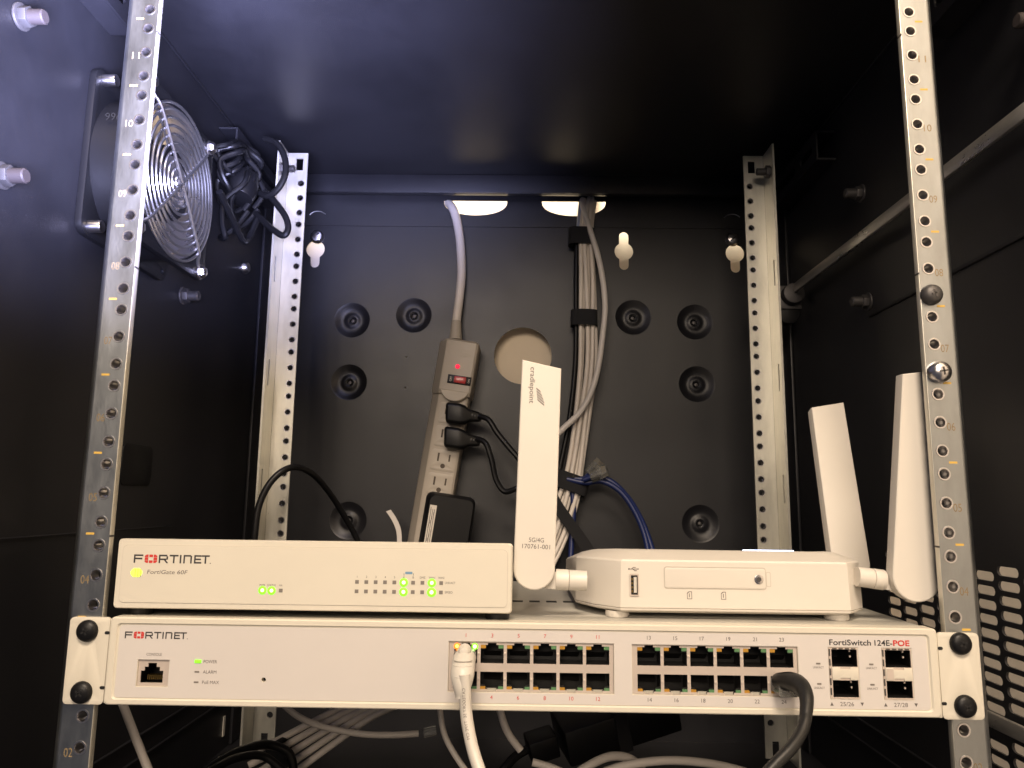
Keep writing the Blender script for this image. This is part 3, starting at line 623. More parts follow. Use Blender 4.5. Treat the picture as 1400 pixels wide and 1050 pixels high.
# ------------------------------------------------------------------ cellular router and its three paddle antennas
ro = root('cellular_router', 'white plastic cellular router with chamfered corners resting on the switch', 'router', (116, 85, 134.3))
RF = 18.0
def outl(inset, zf=0.0):
    P = [(56.0, RF), (185.2, RF), (198.0, 32.0), (204.0, 62.0), (204.0, 150.0), (190.0, 160.0), (54.0, 160.0), (33.0, 150.0), (33.0, 50.0), (42.3, 32.0)]
    cx, cy = 120.0, 88.0; out = []
    for x, y in P:
        sx = max(-1, min(1, (x - cx) / 40)); sy = max(-1, min(1, (y - cy) / 40)); out.append((x - sx * inset, y - sy * inset))
    return out
def ring(inset, z): return [Vector((x, y, z)) for x, y in outl(inset)]
MB().loft([ring(3.2, 136.9), ring(0.3, 138.2), ring(0.0, 139.4)]).build('base_tray', 'router', ro, .25)
MB().loft([ring(0.7, 139.3), ring(0.7, 139.9)]).build('shadow_gap', 'groove', ro)
def ring_s(inset, z):      # the lid falls away towards the back
    return [Vector((x, y, z - max(0, y - 40) * .085)) for x, y in outl(inset)]
MB().loft([ring(0.1, 139.8), ring(0.5, 156.0), ring_s(0.7, 165.2), ring_s(1.4, 166.2), ring_s(11.5, 170.6), ring_s(15.0, 171.0)]).build('body_shell', 'router', ro, .5, 2, ang=22)
led = MB().box(131, 161, 35.5, 37.2, 168.9, 171.4).build('light_strip', 'glow_white', ro, .4)
RT = RF - .16
# front face leans back by 0.6 mm over its height; trims sit on it
def fy(z): return RF + .1 + (z - 139.8) / 25.4 * .6
def onface(pts, d=.12): return [Vector((x, fy(z) - d, z)) for x, z in pts]
usb = MB().plate(rrect(61.4, 66.6, 146.1, 158.4, .5, 2), [rect(62.1, 65.9, 146.9, 157.6)], .5, (0, RF + .2, 0), FU, FV, FN).build('usb_port', 'shield', ro)
MB().box(62.0, 66.0, RF + .15, RF + .3, 146.8, 157.7).build('usb_recess', 'cavity', usb)
MB().box(63.7, 65.3, RF - .25, RF + .2, 148.0, 156.6).build('usb_tongue', 'cable_white', usb)
for k in range(4): MB().box(62.4, 63.3, RF - .05, RF + .2, 148.2 + k * 2.2, 149.4 + k * 2.2).build('usb_contact', 'gold', usb)
g = MB()
def seg(a, b, t=.18):
    a, b = Vector((a[0], 0, a[1])), Vector((b[0], 0, b[1])); d = (b - a).normalized(); n = Vector((-d.z, 0, d.x)) * t
    g.poly(onface([((a + n).x, (a + n).z), ((a - n).x, (a - n).z), ((b - n).x, (b - n).z), ((b + n).x, (b + n).z)][::-1]))
seg((61.2, 161), (66.2, 161)); seg((62.6, 161), (63.6, 161.9)); seg((63.6, 161.9), (65, 161.9)); seg((63.4, 161), (64.4, 160.1)); seg((64.4, 160.1), (65.6, 160.1))
g.poly(onface([(66.1, 160.6), (67.0, 161), (66.1, 161.4)])); g.poly(onface(ngon(61.1, 161, .45, 10)))
g.build('usb_symbol', 'ink_grey', ro, smooth_=False)
def outline_strip(pts, t, name, m, d=.12):
    n = len(pts); inn = []
    cx = sum(p[0] for p in pts) / n; cz = sum(p[1] for p in pts) / n
    inn = [(cx + (x - cx) * (1 - t / max(1e-6, abs(x - cx))) if abs(x - cx) > t else x, cz + (z - cz) * (1 - t / max(1e-6, abs(z - cz))) if abs(z - cz) > t else z) for x, z in pts]
    return MB().loft([onface(pts, d), onface(inn, d)], False).build(name, m, ro, smooth_=False)
dr = MB().plate(rrect(81.3, 137.9, 150.9, 162.1, 1.2, 3), [], .3, (0, RF + .35, 0), FU, FV, FN).build('sim_door', 'router', ro, .12)
outline_strip(rrect(80.8, 138.4, 150.4, 162.6, 1.5, 4), .32, 'door_gap', 'groove')
outline_strip(rrect(138.5, 141.0, 152.2, 160.2, .6, 3), .25, 'door_tab', 'groove')
ds = MB().lathe([(2.7, 0), (2.6, -.35), (2.2, -.45)], (134.2, RF + .1, 156.2), (0, 1, 0), 22).build('door_screw', 'silver', dr)
MB().lathe([(1.5, -.44), (1.4, -.55)], (134.2, RF + .1, 156.2), (0, 1, 0), 6).build('screw_recess', 'bolt_dull', ds)
for x in (94.9, 114.0):
    outline_strip([(x - 1.3, 144.9), (x + 1.5, 144.9), (x + 1.5, 149.1), (x - .3, 149.1), (x - 1.3, 148.2)], .3, 'sim_symbol', 'ink_grey')
    MB().poly(onface([(x - .2, 145.9), (x + .2, 145.9), (x + .2, 148.0), (x - .2, 148.0)])).build('sim_symbol_mark', 'ink_grey', ro)
for x, y in ((55.5, 28.5), (181, 28.5), (55, 145), (185, 145)): MB().lathe([(6.6, 133.72), (6.9, 134.8), (6.6, 137.2)], (x, y, 0), (0, 0, 1), 22).build('foot', 'router', ro)

def antenna(label, loc, rot, W=23.3, L=130, T=9.0, cut=4.4, side=1, joint=None, marks=False):
    """paddle standing on its hinge: local x across, z up, front at -y; base of the round end at the origin"""
    a = root('paddle_antenna', label, 'antenna', loc, rot, 'router antennas', local=True)
    h = W / 2
    out = [(h * math.cos(t), h + h * math.sin(t)) for t in [math.pi + math.pi * k / 16 for k in range(17)]]
    wt = h - .1
    out += [(wt, L - max(0, cut)), (-wt, L + min(0, cut))]
    def rg(ins, y):
        cx, cz = 0, L / 2
        return [Vector((x * (1 - ins / h), y, cz + (z - cz) * (1 - ins / (L / 2)))) for x, z in out]
    pd = MB().loft([rg(.7, -.01), rg(.18, .35), rg(0, 1.3), rg(0, T - 1.3), rg(1.0, T)]).build('paddle', 'antenna', a, ang=28)
    if joint:
        x0, x1, zc, yc, r = joint; s_ = 1 if x1 > x0 else -1; xm = x0 + (x1 - x0) * .42
        MB().lathe([(r * .96, 0), (r, .5), (r, abs(xm - x0) - .3), (r * .94, abs(xm - x0))], (x0, yc, zc), (s_, 0, 0), 28).build('hinge_barrel', 'antenna', a)
        MB().lathe([(r * .94, .2), (r * .98, .7), (r * .95, abs(x1 - xm))], (xm, yc, zc), (s_, 0, 0), 28).build('connector_collar', 'antenna', a)
        MB().box(*sorted((x0 - s_ * 6, x0 + s_ * .8)), yc - 3.2, yc + 3.2, zc - r * .9, zc + r * .7).build('hinge_ear', 'antenna', a, .6)
    if marks:
        ty = -.10
        MB().text('cradlepoint', 2.9, (-4.9, ty, 115.0), U=(0, 0, -1), V=(1, 0, 0), w=21.2, bold=.004).build('brand_name', 'ink_grey', pd, smooth_=False)
        m_ = MB()
        for k in range(5):
            zc = 113.4 - k * 1.6
            x0, x1 = -2.6 + .2 * k, (0.0, .9, 1.7, 2.3, 2.3)[k]
            z0 = zc; 
            m_.poly([Vector(q) for q in ((x0, ty, z0 + .3), (x0, ty, z0 - .5), (x1, ty, z0 - .5 - (x1 - x0) * .8), (x1, ty, z0 + .3 - (x1 - x0) * .8))])
        m_.build('brand_mark', 'ink_grey', pd, smooth_=False)
        MB().text('5G/4G', 2.4, (.7, ty, 27.4), w=8.4).text('170761-001', 2.4, (.7, ty, 23.8), w=15.6).build('printed_lettering', 'ink_grey', pd, smooth_=False)
    return a
antenna('upright white paddle antenna printed with lettering between the firewall and the router', (6.8, 10.0, 149.5), (0, math.radians(1.75), 0), joint=(12.6, 30.0, 5.6, 8.2, 5.8), marks=True)
antenna('white paddle antenna leaning back behind the router', (219.8, 92, 150), (math.radians(-25), math.radians(6.0), 0), W=25.6, L=141, cut=-8.0, joint=(-12.5, -22, 6, 8, 5.8))
antenna('white paddle antenna half hidden behind the front rail with the spare screws', (218.4, 12.0, 145.6), (0, math.radians(6.6), 0), cut=-6.5, L=134, W=26.8, joint=(-13.6, -29.0, 9.4, 9.5, 5.7))

# ------------------------------------------------------------------ power strip on the back panel
TH = math.radians(8.0)
ps = root('power_strip', 'beige power strip with red rocker switch hung slanting on the back panel', 'power strip', (-71, 429.4, 374.5), (0, TH, 0), local=True)
def sect(x0, x1, d, ch, z, r=2.0):
    # cross-section seen from above: sloped flank on one side, rounded arrises
    return [Vector(p) for p in ((x0, 0, z), (x0, -d * .45, z), (x0 + 1.5, -d * .55, z), (x0 + ch, -d + 1.2, z), (x0 + ch + 2.2, -d, z), (x1 - 3, -d, z), (x1 - .8, -d + 1.4, z), (x1, -d + 4, z), (x1, 0, z))]
MB().loft([sect(-22, 21, 31, 9, z) for z in (-58, -300)]).build('outlet_bar', 'strip', ps, ang=30)
hd = MB().loft([sect(-21.5, 21, 34, 9, 0), sect(-23, 23, 37.5, 10, -2.5), sect(-23, 23, 38, 10, -58), sect(-22, 22, 35, 9, -62.5)]).build('switch_head', 'strip', ps, ang=30)
fx, FYs = 4.5, -31.0
# round skirt under the switch
MB().lathe([(17, 0), (17, -5.5), (16, -6.6)], (fx, -31, -53), (0, 1, 0), 32).build('head_skirt', 'strip', hd)
rk = MB().box(-5, 21, -39.4, -37.5, -50.6, -41.0).build('rocker_frame', 'black_plastic', ps, .4)
MB().loft([[Vector((x, y, z)) for x, z in rect(x0, x1, -49.4, -42.2)] for y, x0, x1 in ((-39.0, 2, 16), (-41.6, 2.6, 15.4))]).build('rocker', 'rocker', rk, .5)
MB().text('OFF', 2.2, (-1.5, -39.45, -45.8), U=(0, 0, 1), V=(-1, 0, 0)).text('ON', 2.0, (18.6, -39.45, -45.8), U=(0, 0, 1), V=(-1, 0, 0)).build('rocker_lettering', 'sticker', rk, smooth_=False)
MB().lathe([(2.6, 0), (2.3, -1.0), (.3, -1.6)], (3.6, -38, -31), (0, 1, 0), 18).build('pilot_light', 'glow_red', ps)
for z in (-11.5, -15.5, -18.0): MB().box(4.5, 17.5 - abs(z + 15.5), -38.12, -37.9, z - .35, z + .35).build('embossed_line', 'strip_dark' if False else 'strip', hd)
cordp = [(-76.4, 412.0, 376.6), (-76.5, 417.0, 400.0), (-73.4, 420.0, 435.5), (-72.4, 421.0, 462.3), (-75.0, 422.0, 498.2), (-80.0, 423.0, 525.6), (-86.9, 427.0, 543.6), (-98.7, 445.0, 558.4)]
for z in (-83, -109, -135, -161, -187, -213):
    ou = MB().plate(rrect(fx - 14, fx + 14, z - 11.5, z + 11.5, 3, 3), [rect(fx - 7.2, fx - 5.2, z - 1.5, z + 7.5), rect(fx + 5.2, fx + 7.0, z - .5, z + 7.0), ngon(fx, z - 6.2, 2.6, 14)], .35, (0, -31.0, 0), FU, FV, FN).build('outlet', 'strip', ps, .1)
    MB().box(fx - 7.6, fx - 4.8, -31.2, -31.02, z - 1.9, z + 7.9).box(fx + 4.8, fx + 7.4, -31.2, -31.02, z - .9, z + 7.4).lathe([(3.0, -31.02), (3.0, -31.2)], (fx, 0, z - 6.2), (0, 1, 0), 14).build('outlet_slots', 'strip_dark', ou)
# its own flex leaves through the knockout at the top: a world-space path brought into the strip's frame
ORG[ps] = Vector((0, 0, 0)); Ri = Matrix.Rotation(-TH, 3, 'Y')
MB().tube([Ri @ (Vector(p) - Vector((-71, 429.4, 374.5))) for p in cordp], 5.2, 14).build('supply_cord', 'cable', ps)
MB().tube([Ri @ (Vector(p) - Vector((-71, 429.4, 374.5))) for p in cordp[:2]], lambda t: 7.5 - 2 * t, 14, sub=1).build('strain_relief', 'strip', ps)

def power_plug(label, path, face, w):
    """flat-sided moulded plug in an outlet with its black flex"""
    r = root('power_plug', label, 'power plug', face, group='power plugs in the strip')
    f = Vector(face)
    rings = []
    for x, hw, hh, y0, y1 in ((-13, 8.5, 9.5, 0, -13), (-11, 10, 11.5, 0, -16), (2, 11, 11.5, 0, -17), (8, 9, 10, -1, -16.5), (13, 6, 6.5, -3, -14), (24, 5, 5, -4.5, -13)):
        z = -x * .12; rings.append([f + Vector((x, yy, z + zz)) for yy, zz in ((y0, -hh), (y0, hh), (y1 * .8, hh), (y1, hh * .75), (y1, -hh * .75), (y1 * .8, -hh))])
    MB().loft(rings).build('plug_body', 'black_plastic', r, 1.2, 2)
    for k in range(4): MB().lathe([(5.6 - .3 * k, -.7), (5.6 - .3 * k, .7)], f + Vector((16 + 3.0 * k, -8.5, -1.9 - .4 * k)), (1, 0, -.12), 14).build('relief_rib', 'rubber', r)
    MB().tube(path, w, 10).build('flex', 'cable_black', r)
power_plug('black power plug in the outlet nearest the rocker switch', [(-46.6, 385.0, 287.7), (-36.0, 380.0, 283.3), (-26.3, 378.0, 269.1), (-12.7, 375.0, 252.6), (5.3, 370.0, 231.7), (24.3, 360.0, 201.6)], (-70.0, 397.8, 290.2), 3.0)
power_plug('black power plug in the second outlet, its cord drooping', [(-48.5, 385.0, 263.1), (-38.7, 380.0, 258.1), (-32.1, 378.0, 240.9), (-27.1, 378.0, 220.1), (-17.6, 376.0, 207.2), (-3.7, 372.0, 210.4), (7.0, 370.0, 207.4)], (-71.0, 397.8, 263.6), 3.0)

ad = root('power_adapter', 'bulky black plug-in power adapter with a white sticker on the strip', 'power adapter', (-81, 397.4, 176), (0, TH, math.radians(10)), local=True)
MB().loft([[Vector((x, y, z)) for x, z in rrect(-26 * k, 26 * k, -34 * k, 28 * k, 7 * k, 5)] for y, k in ((0, .96), (-20, 1), (-34, .97), (-40, .86))]).build('adapter_body', 'black_plastic', ad, ang=30)
stk = MB().plate(rect(-21.5, -14.5, -30, 14), [], .2, (0, -39.9, 0), FU, FV, FN).build('sticker', 'sticker', ad)
mt = MB()
for i in range(9): mt.poly([Vector(q) for q in ((-20.5 + 1.2 * (i % 4), -40.2, -27 + 4.4 * i), (-19.9 + 1.2 * (i % 4), -40.2, -27 + 4.4 * i), (-19.9 + 1.2 * (i % 4), -40.2, -23.5 + 4.4 * i), (-20.5 + 1.2 * (i % 4), -40.2, -23.5 + 4.4 * i))])
for i in range(3): mt.poly([Vector(q) for q in ((-20.2 + 1.8 * i, -40.2, -26), (-19.6 + 1.8 * i, -40.2, -26), (-19.6 + 1.8 * i, -40.2, 10), (-20.2 + 1.8 * i, -40.2, 10))])
mt.build('sticker_print', 'ink_grey', stk, smooth_=False)

# ------------------------------------------------------------------ cables
def cable(name, label, pts, r, m, group=None, cat='cable', sub=7, seg=12):
    o = MB().tube(pts, r, seg, sub=sub).build(name, m)
    # put the object's origin at the lowest end of its run
    p = Vector(min((Vector(q) for q in pts), key=lambda q: q.z)) * S
    o.data.transform(Matrix.Translation(-p)); o.location = p
    return tag(o, label, cat, group)
BP = [(80.2, 452.0, 574.0), (74.9, 424.0, 543.6), (71.5, 416.0, 507.9), (72.8, 414.0, 452.5), (72.6, 413.0, 407.2), (71.5, 412.0, 349.3), (64.5, 409.0, 286.7), (57.0, 406.0, 233.8), (47.2, 402.0, 194.1), (25.6, 390.0, 140.4), (-15.3, 350.0, 79.0), (-73.6, 300.0, 15.1)]
offs = [(-5.8, -2.6), (0.0, -3.4), (5.8, -2.8), (-3.0, 2.6), (3.2, 2.4), (8.6, 1.6)]
for i, (dx, dy) in enumerate(offs):
    ph = i * 1.7
    pts = []
    for j, p in enumerate(BP):
        q = 1.0 + (.20 * (j > 4)) + .25 * (j > 7)
        pts.append((p[0] + dx * q + 1.3 * math.sin(ph + j * 1.3), p[1] + dy + .8 * math.cos(ph + j), p[2] + .05 * dx))
    cable('network_cable', 'cream network cable tied into the bundle running down the back panel', pts, 2.55, 'cable', 'bundled cream network cables')
cable('network_cable', 'black cable at the edge of the cream bundle on the back panel', [(p[0] - 9.6 - (2.5 if j > 2 else 0) - 3 * (j > 6), p[1] - .5, p[2]) for j, p in enumerate(BP[2:], 2)], 2.9, 'cable_black')
cable('network_cable', 'pale blue cable entering through the knockout above the top strap', [(p[0] - 8.2, p[1] - 1, p[2]) for p in BP[:3]], 2.6, mat('pale_blue_cable', (.36, .42, .60), .45))
cable('network_cable', 'thick pale cable bowing out loose beside the cream bundle', [(70.7, 446.0, 569.4), (69.3, 420.0, 541.9), (75.9, 408.0, 510.3), (86.8, 402.0, 466.3), (92.1, 400.0, 422.8), (90.1, 399.0, 388.8), (81.5, 397.0, 334.4), (66.7, 396.0, 299.0), (43.3, 392.0, 274.3), (24.9, 385.0, 254.5), (9.5, 375.0, 201.4)], 3.3, 'cable_grey')
def strap(label, c, d, hw, hd, h):
    """hook-and-loop band wrapped round the bundle"""
    c, d = Vector(c), Vector(d).normalized(); u = Vector((1, 0, 0)); u = (u - d * u.dot(d)).normalized(); w = d.cross(u)
    n = 28; rings = []
    for sgn, k in ((-1, 1.0), (1, 1.0), (1, 1.13), (-1, 1.13)):
        rings.append([c + d * (sgn * h / 2) + u * (hw * k * math.copysign(abs(math.cos(t)) ** .6, math.cos(t))) + w * (hd * k * math.copysign(abs(math.sin(t)) ** .6, math.sin(t))) for t in [2 * math.pi * q / n for q in range(n)]])
    o = MB().loft(rings, False, True).build('cable_strap', 'velcro')
    p = c * S; o.data.transform(Matrix.Translation(-p)); o.location = p
    return tag(o, label, 'strap', 'hook and loop straps on the bundle')
strap('black strap round the cable bundle just below the knockout', (66.5, 416, 502), (.02, 0, 1), 13.0, 8.8, 20)
strap('black strap round the cable bundle beside the round hole', (69.5, 413, 404), (.01, 0, 1), 13.5, 9.4, 18)
strap('black strap round the cable bundle where the blue cable splits off', (54.5, 406, 217.5), (.34, .05, 1), 17.0, 9.6, 19)
rb = MB().loft([[p + Vector((0, -.8, 0)) + w * 0 + n * 6.2, p + n * -6.2 + Vector((0, -.8, 0)), p + n * -6.2 + Vector((0, .8, 0)), p + n * 6.2 + Vector((0, .8, 0))] for p, n, w in [(Vector(q), Vector((.86, 0, .5)), Vector((0, 0, 0))) for q in smooth([(22.9, 394.0, 225.1), (35.6, 392.0, 197.9), (49.6, 390.0, 177.3), (64.2, 388.0, 157.7), (77.0, 386.0, 137.6)], 5)]]).build('strap_tail', 'velcro')
tag(rb, 'loose black strap tail hanging across the bottom of the cream bundle', 'strap')
# blue patch cord with clear plugs
bl = root('patch_cable', 'dark blue patch cord with clear plugs hooked under the lowest strap', 'cable', (62, 400, 215), local=False)
MB().tube([(45.4, 400.0, 227.1), (61.2, 398.0, 221.7), (78.4, 396.0, 223.4), (96.3, 394.0, 219.7), (113.9, 392.0, 202.7), (127.1, 388.0, 179.8), (135.3, 384.0, 157.3), (140.7, 378.0, 131.7), (140.9, 370.0, 99.6)], 3.1, 12).build('cord', 'cable_blue', bl)
MB().tube([(49.3, 398.0, 221.6), (68.8, 395.0, 217.8), (86.6, 392.0, 219.5), (105.9, 390.0, 208.8), (120.8, 387.0, 187.4), (130.6, 383.0, 161.1), (135.0, 376.0, 128.1)], 3.0, 12).build('cord', 'cable_blue', bl)
MB().tube([(55.9, 402.0, 208.3), (56.5, 400.0, 186.4), (54.8, 398.0, 163.2), (52.8, 392.0, 133.1)], 3.0, 12).build('cord', 'cable_blue', bl)
for (a, b) in (([(73.3, 392.0, 227.2), (87.1, 388.0, 242.8)]), ([(74.5, 388.0, 223.9), (89.6, 383.0, 230.2)])):
    a, b = Vector(a), Vector(b); d = (b - a).normalized(); u = d.orthogonal().normalized(); w = d.cross(u)
    pl = MB().loft([[a + d * (k * 19) + u * (i * 5.6) + w * (j * 3.6) for i, j in ((-1, -1), (1, -1), (1, 1), (-1, 1))] for k in (0, .55, 1)]).build('clear_plug', 'clear', bl, .6)
    MB().tube([a - d * 9, a + d * 9], 3.0, 10, sub=1).build('boot', 'cable_blue', bl)
    for k in range(8): MB().box(-.25, .25, -.25, .25, -2.2, 2.2).xf(lambda p: a + d * (16 + p.z) + u * (-3.9 + k * 1.1 + p.x) + w * (3.2 + p.y)).build('plug_contact', 'gold', pl)
cable('power_cable', 'black cord arching over the rear rail behind the firewall', [(-239.3, 262.0, 146.4), (-238.8, 262.0, 168.9), (-237.6, 264.0, 190.3), (-230.8, 268.0, 210.2), (-220.7, 276.0, 223.2), (-211.4, 290.0, 226.6), (-204.6, 322.0, 220.1), (-194.8, 350.0, 201.8), (-183.8, 372.0, 177.9), (-171.7, 385.0, 151.9), (-160.0, 392.0, 115.2)], 3.1, 'cable_black')
zt = MB().loft([[p + n * -2.6 + Vector((0, -.5, 0)), p + n * 2.6 + Vector((0, -.5, 0)), p + n * 2.6 + Vector((0, .5, 0)), p + n * -2.6 + Vector((0, .5, 0))] for p, n in [(Vector(q), Vector((.93, 0, .36))) for q in smooth([(-141.0, 384.0, 185.8), (-134.5, 384.0, 176.7), (-129.4, 384.0, 165.3), (-128.1, 384.0, 150.2), (-129.6, 384.0, 127.6)], 5)]]).build('cable_tie', 'cable_grey')
tag(zt, 'curved translucent white cable tie end sticking up beside the power strip', 'cable tie')
# coiled fan cord in the upper corner
fc = root('fan_cord', 'coiled glossy black cord hanging in the top corner beside the fan', 'cable', (-268, 255, 470))
def loop(c, ru, rv, du, dv, n=9, start=0, sweep=360, dw=6):
    c, du, dv = Vector(c), Vector(du).normalized(), Vector(dv).normalized(); w = du.cross(dv)
    return [c + du * (ru * math.cos(math.radians(start + sweep * k / n))) + dv * (rv * math.sin(math.radians(start + sweep * k / n))) + w * (dw * math.sin(k * 2.1)) for k in range(n + 1)]
dn = (.25, .95, .05)
for c, ru, rv, tu in (((-276, 250, 520), 36, 15, .5), ((-272, 252, 515), 32, 18, .2), ((-274, 256, 508), 30, 20, .9), ((-270, 246, 500), 26, 24, -.3), ((-277, 258, 490), 24, 30, .1), ((-268, 262, 478), 16, 34, 0), ((-272, 250, 470), 14, 38, .1)):
    MB().tube(loop(c, ru * .85, rv * .9, (.2, .9, tu * .5), (.35, -.2 * tu, 1), 10), 2.7, 10, sub=5).build('coil', 'cable_black', fc)
MB().tube([(-253.9, 262.0, 543.8), (-240.8, 258.0, 537.3), (-231.4, 256.0, 522.1), (-229.7, 256.0, 504.9), (-236.5, 258.0, 490.9), (-247.4, 262.0, 485.2), (-259.9, 268.0, 492.1)], 3.1, 10).build('coil', 'cable_black', fc)
MB().tube([(-252.0, 266.0, 491.3), (-240.0, 262.0, 479.3), (-227.8, 258.0, 463.0), (-224.4, 258.0, 451.4), (-228.1, 258.0, 444.1), (-237.5, 260.0, 449.1), (-250.0, 266.0, 460.1), (-261.4, 272.0, 471.3)], 3.1, 10).build('coil', 'cable_black', fc)
MB().lathe([(13, -14), (15, 0), (12, 14)], (-270, 256, 492), (.1, .3, 1), 14).build('cord_wrap', 'black_plastic', fc, 1)
MB().tube([(-258.8, 270.0, 464.6), (-263.5, 255.0, 436.9), (-264.5, 225.0, 447.0), (-263.2, 190.0, 458.4)], 3.0, 10).build('coil', 'cable_black', fc)

# patch lead plugged into port 1
def boxloft(secs, seg=5):
    """rounded-box sections (centre, half width, half height, axis dir) swept into one boot"""
    rings = []
    for c, hw, hh, d in secs:
        c, d = Vector(c), Vector(d).normalized(); u = Vector((1, 0, 0)); u = (u - d * u.dot(d)).normalized(); w = d.cross(u)
        rings.append([c + u * a + w * b for a, b in rrect(-hw, hw, -hh, hh, min(hw, hh) * .55, 3)])
    return MB().loft(rings)
pc = root('patch_cable', 'white patch cable plugged into the first switch port under the lit orange light', 'cable', (-29.2, -25, 60))
boxloft([((-29.2, -1, 116.8), 5.7, 3.9, (0, -1, 0)), ((-29.2, -9, 116.6), 5.8, 4.0, (0, -1, 0))]).build('plug', 'clear', pc)
MB().tube([(-29.2, -7, 116.6), (-29.2, -13, 116.2), (-29.2, -18.5, 114.0), (-29.2, -22.5, 110.2), (-29.1, -24.8, 105.5), (-29.0, -25.4, 101.0)], lambda t: 6.0 if t < .55 else 6.0 - 2.7 * min(1, (t - .55) / .38) ** 1.3, 20, sub=6, flat=(1.0, .86), ref=(1, 0, 0)).build('boot', 'cable_white', pc, ang=60)
MB().lathe([(3.6, 0), (3.4, -5), (2.2, -7.2), (.2, -7.6)], (-29.2, -8.5, 120.6), (0, 1, 0), 16).build('latch_guard', 'cable_white', pc)
for k in range(4): MB().tube([(-29.2 + 5.0 * math.sin(t) , -18.2 - 1.5 * k - 4.6 * math.cos(t), 118.0 - 2.3 * k) for t in (-1.2, -.6, 0, .6, 1.2)], .35, 6).build('boot_ridge', 'cable_white', pc)
PCP = [(-28.0, -25.4, 112.3), (-27.4, -26.0, 104.5), (-26.8, -27.0, 96.1), (-24.9, -30.0, 86.8), (-22.0, -34.0, 78.0), (-17.3, -40.0, 68.3)]
MB().tube(PCP, 3.05, 16, sub=8).build('cord', 'cable_white', pc)
def cord_print(body, pts, r, h, a0, parent, m='ink_grey', start=6.0):
    t = MB().text(body, h, (0, 0, 0), X3, Y3, align='LEFT'); path = smooth(pts, 12); fr = frames(path, ref=(1, 0, 0)); cum = [0]
    for i in range(1, len(path)): cum.append(cum[-1] + (path[i] - path[i - 1]).length)
    def fn(p):
        sft = min(max(p.x + start, 0), cum[-1] - .01); i = max(k for k in range(len(cum)) if cum[k] <= sft); i = min(i, len(path) - 2)
        q = (sft - cum[i]) / (cum[i + 1] - cum[i]); c = path[i].lerp(path[i + 1], q); _, tt, u, w = fr[i]
        an = a0 + p.y / r; f_ = Vector((0, -1, 0)); f_ = (f_ - tt * f_.dot(tt)).normalized(); rgt = tt.cross(f_)
        return c + (f_ * math.cos(an) + rgt * math.sin(an)) * (r + .07)
    t.xf(fn).build('cord_print', m, parent, smooth_=False)
cord_print('CATEGORY 5E  TYPE CM', PCP, 3.05, 1.5, .15, pc)
# black lead in the last port
bk = root('patch_cable', 'black patch cable plugged into the last lower port and bending down toward the door', 'cable', (150, -90, 50))
boxloft([((137.6, -1, 104.4), 5.7, 3.9, (0, -1, 0)), ((138.6, -12, 104.4), 5.8, 3.9, (.1, -1, 0))]).build('plug', 'clear', bk)
MB().tube([(134.8, -6.0, 106.8), (138.1, -14.0, 108.7), (140.4, -21.0, 108.6), (140.6, -28.0, 106.4), (139.2, -33.0, 102.6), (136.4, -38.0, 97.5)], lambda t: 4.2 + .7 * math.sin(min(1, t * 1.7) * math.pi) - 1.4 * max(0, t - .35) / .65, 18, sub=6).build('boot', 'rubber', bk, ang=60)
for k in range(7): MB().box(134.6 + k * 1.0, 135.1 + k * 1.0, -3.2, -2.6, 106.6, 109.0).build('plug_contact', 'gold', bk)
BKP = [(138.0, -35.0, 100.1), (136.0, -39.0, 96.8), (132.2, -43.0, 92.3), (125.7, -48.0, 87.3), (116.7, -52.0, 81.2), (106.9, -56.0, 74.0)]
MB().tube(BKP, 2.85, 16, sub=8).build('cord', 'rubber', bk)

# ------------------------------------------------------------------ what lies under the switch
for i in range(5):
    d = i * 12
    cable('network_cable', 'cream network cable in the flat bunch slanting under the switch', [(-114.2+d*0.609, 300.0, 27.2+d*-0.119), (-157.2+d*0.597, 285.0, 14.0+d*-0.146), (-186.4+d*0.590, 270.0, 1.7+d*-0.262), (-212.7+d*0.554, 255.0, -9.7+d*-0.400), (-232.3+d*0.524, 245.0, -17.4+d*-0.506)], 2.9, 'cable', 'cream cables bunched under the switch')
st = strap('black strap gathering the flat bunch of cables under the switch', [(-200.7, 250.0, -16.2)][0], (1, .2, .5), 10, 14, 14)
st['group'] = 'hook and loop straps on the bundle'
cable('network_cable', 'thin cream cable hanging down beside the front rail under the switch', [(-246.5, 60.0, 82.5), (-239.9, 58.0, 71.2), (-231.8, 55.0, 58.8), (-223.0, 52.0, 45.5), (-213.7, 50.0, 30.2)], 2.5, 'cable')
cable('network_cable', 'cream cable sagging across the slanting bunch under the switch', [(-201.3, 235.0, 32.7), (-183.8, 230.0, 21.1), (-161.7, 228.0, 13.4), (-131.5, 228.0, 8.3), (-107.8, 230.0, 6.9), (-83.2, 235.0, 6.9)], 2.6, 'cable')
cable('network_cable', 'thin cream cable curving down behind the white patch cable', [(-60.6, 170.0, 59.0), (-58.5, 165.0, 42.2), (-54.4, 160.0, 28.4), (-46.2, 155.0, 16.6), (-33.4, 150.0, 2.3)], 2.2, 'cable')
cable('network_cable', 'cream cable dropping into the shadow between the ports and the power brick', [(-18.3, 150.0, 64.4), (-13.8, 150.0, 48.4), (-10.5, 150.0, 38.5), (-6.2, 150.0, 30.7), (1.2, 150.0, 21.9)], 2.7, 'cable')
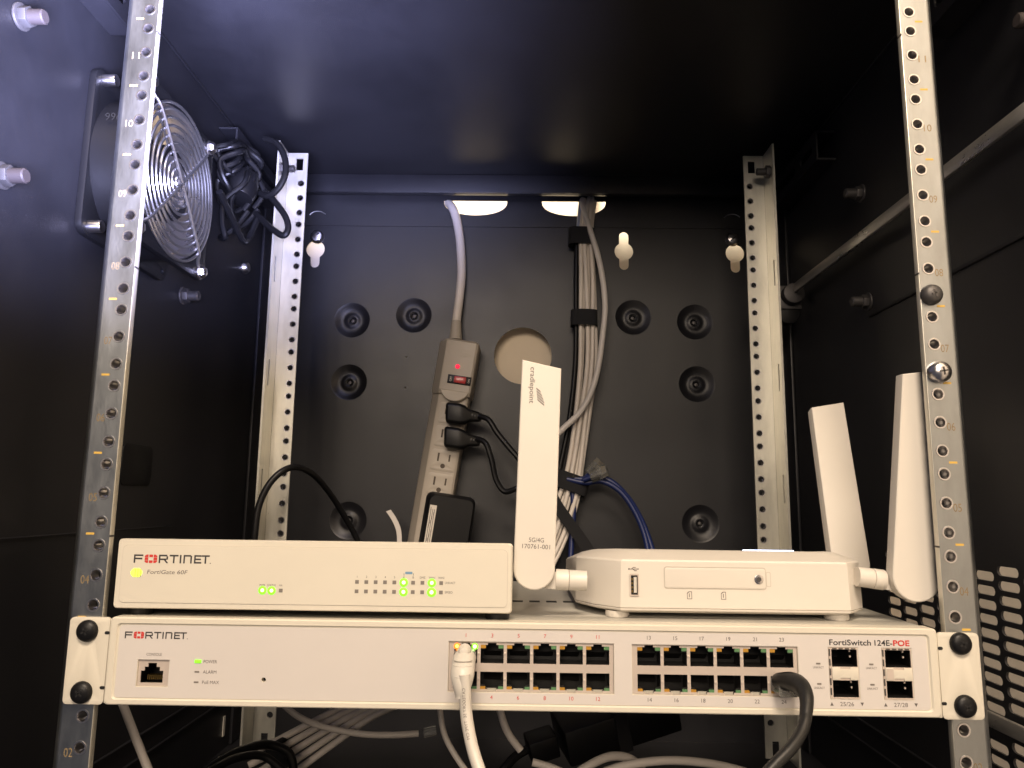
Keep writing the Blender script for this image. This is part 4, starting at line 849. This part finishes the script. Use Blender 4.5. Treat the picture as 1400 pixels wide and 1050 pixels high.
cable('network_cable', 'cream cable loop rising at the bottom beside the power brick', [(33.8, 190.0, -14.2), (50.5, 190.0, -2.5), (66.7, 195.0, 3.5), (79.8, 200.0, 3.1), (89.7, 206.0, -1.8), (97.4, 212.0, -10.2)], 3.3, 'cable', sub=8)
cable('network_cable', 'long cream cable lying low across the bottom of the cabinet', [(48.8, 170.0, -3.9), (76.0, 172.0, 5.0), (106.5, 176.0, 8.2), (135.0, 182.0, 5.7), (161.7, 190.0, -0.7), (197.8, 200.0, -13.0)], 3.1, 'cable', sub=8)
cable('network_cable', 'short cream cable end lying in front of the power brick', [(9.9, 165.0, 9.3), (17.4, 165.0, 7.4), (27.1, 165.0, 4.5), (40.4, 165.0, -1.3)], 2.8, 'cable')
cable('power_cable', 'black cord looping low by the rear rail under the switch', [(-229.5, 150.0, 0.6), (-222.2, 170.0, 5.0), (-213.3, 190.0, 6.0), (-201.8, 215.0, 2.7), (-186.7, 225.0, -6.8), (-181.6, 225.0, -23.4)], 3.6, 'cable_black')
cable('power_cable', 'thin black cord lying in the bottom corner under the thin cream cable', [(-226.9, 120.0, 5.0), (-215.5, 140.0, 9.1), (-206.9, 165.0, 8.9), (-194.5, 185.0, 3.7), (-178.6, 190.0, -9.3)], 3.0, 'cable_black')
br = root('power_brick', 'dark grey power supply brick lying under the switch', 'power adapter', (95, 300, 5), (math.radians(10), math.radians(-14), math.radians(12)), local=True)
MB().box(-62, 45, -24, 24, -16, 16).build('brick_body', 'black_plastic', br, 2.5)
MB().box(-16, -4, -25.5, 25.5, -17.5, 17.5).build('brick_strap', 'velcro', br, .5)
MB().box(-92, -66, -12, 12, -11, 9).build('inlet_plug', 'black_plastic', br, 2)
MB().tube([(-92, 0, -1), (-105, -2, -3), (-122, -8, -10), (-150, -10, -25)], 4, 10).build('inlet_cord', 'cable_black', br)
cp = root('loose_plug', 'small clear plug end lying in the shadow under the switch', 'plug', [(-74.7, 240.0, 7.3)][0])
boxloft([([(-79.0, 240.0, 6.1)][0], 3.6, 3.0, (1, 0, .15)), ([(-68.7, 240.0, 8.6)][0], 3.6, 3.0, (1, 0, .15))]).build('plug', 'clear', cp)
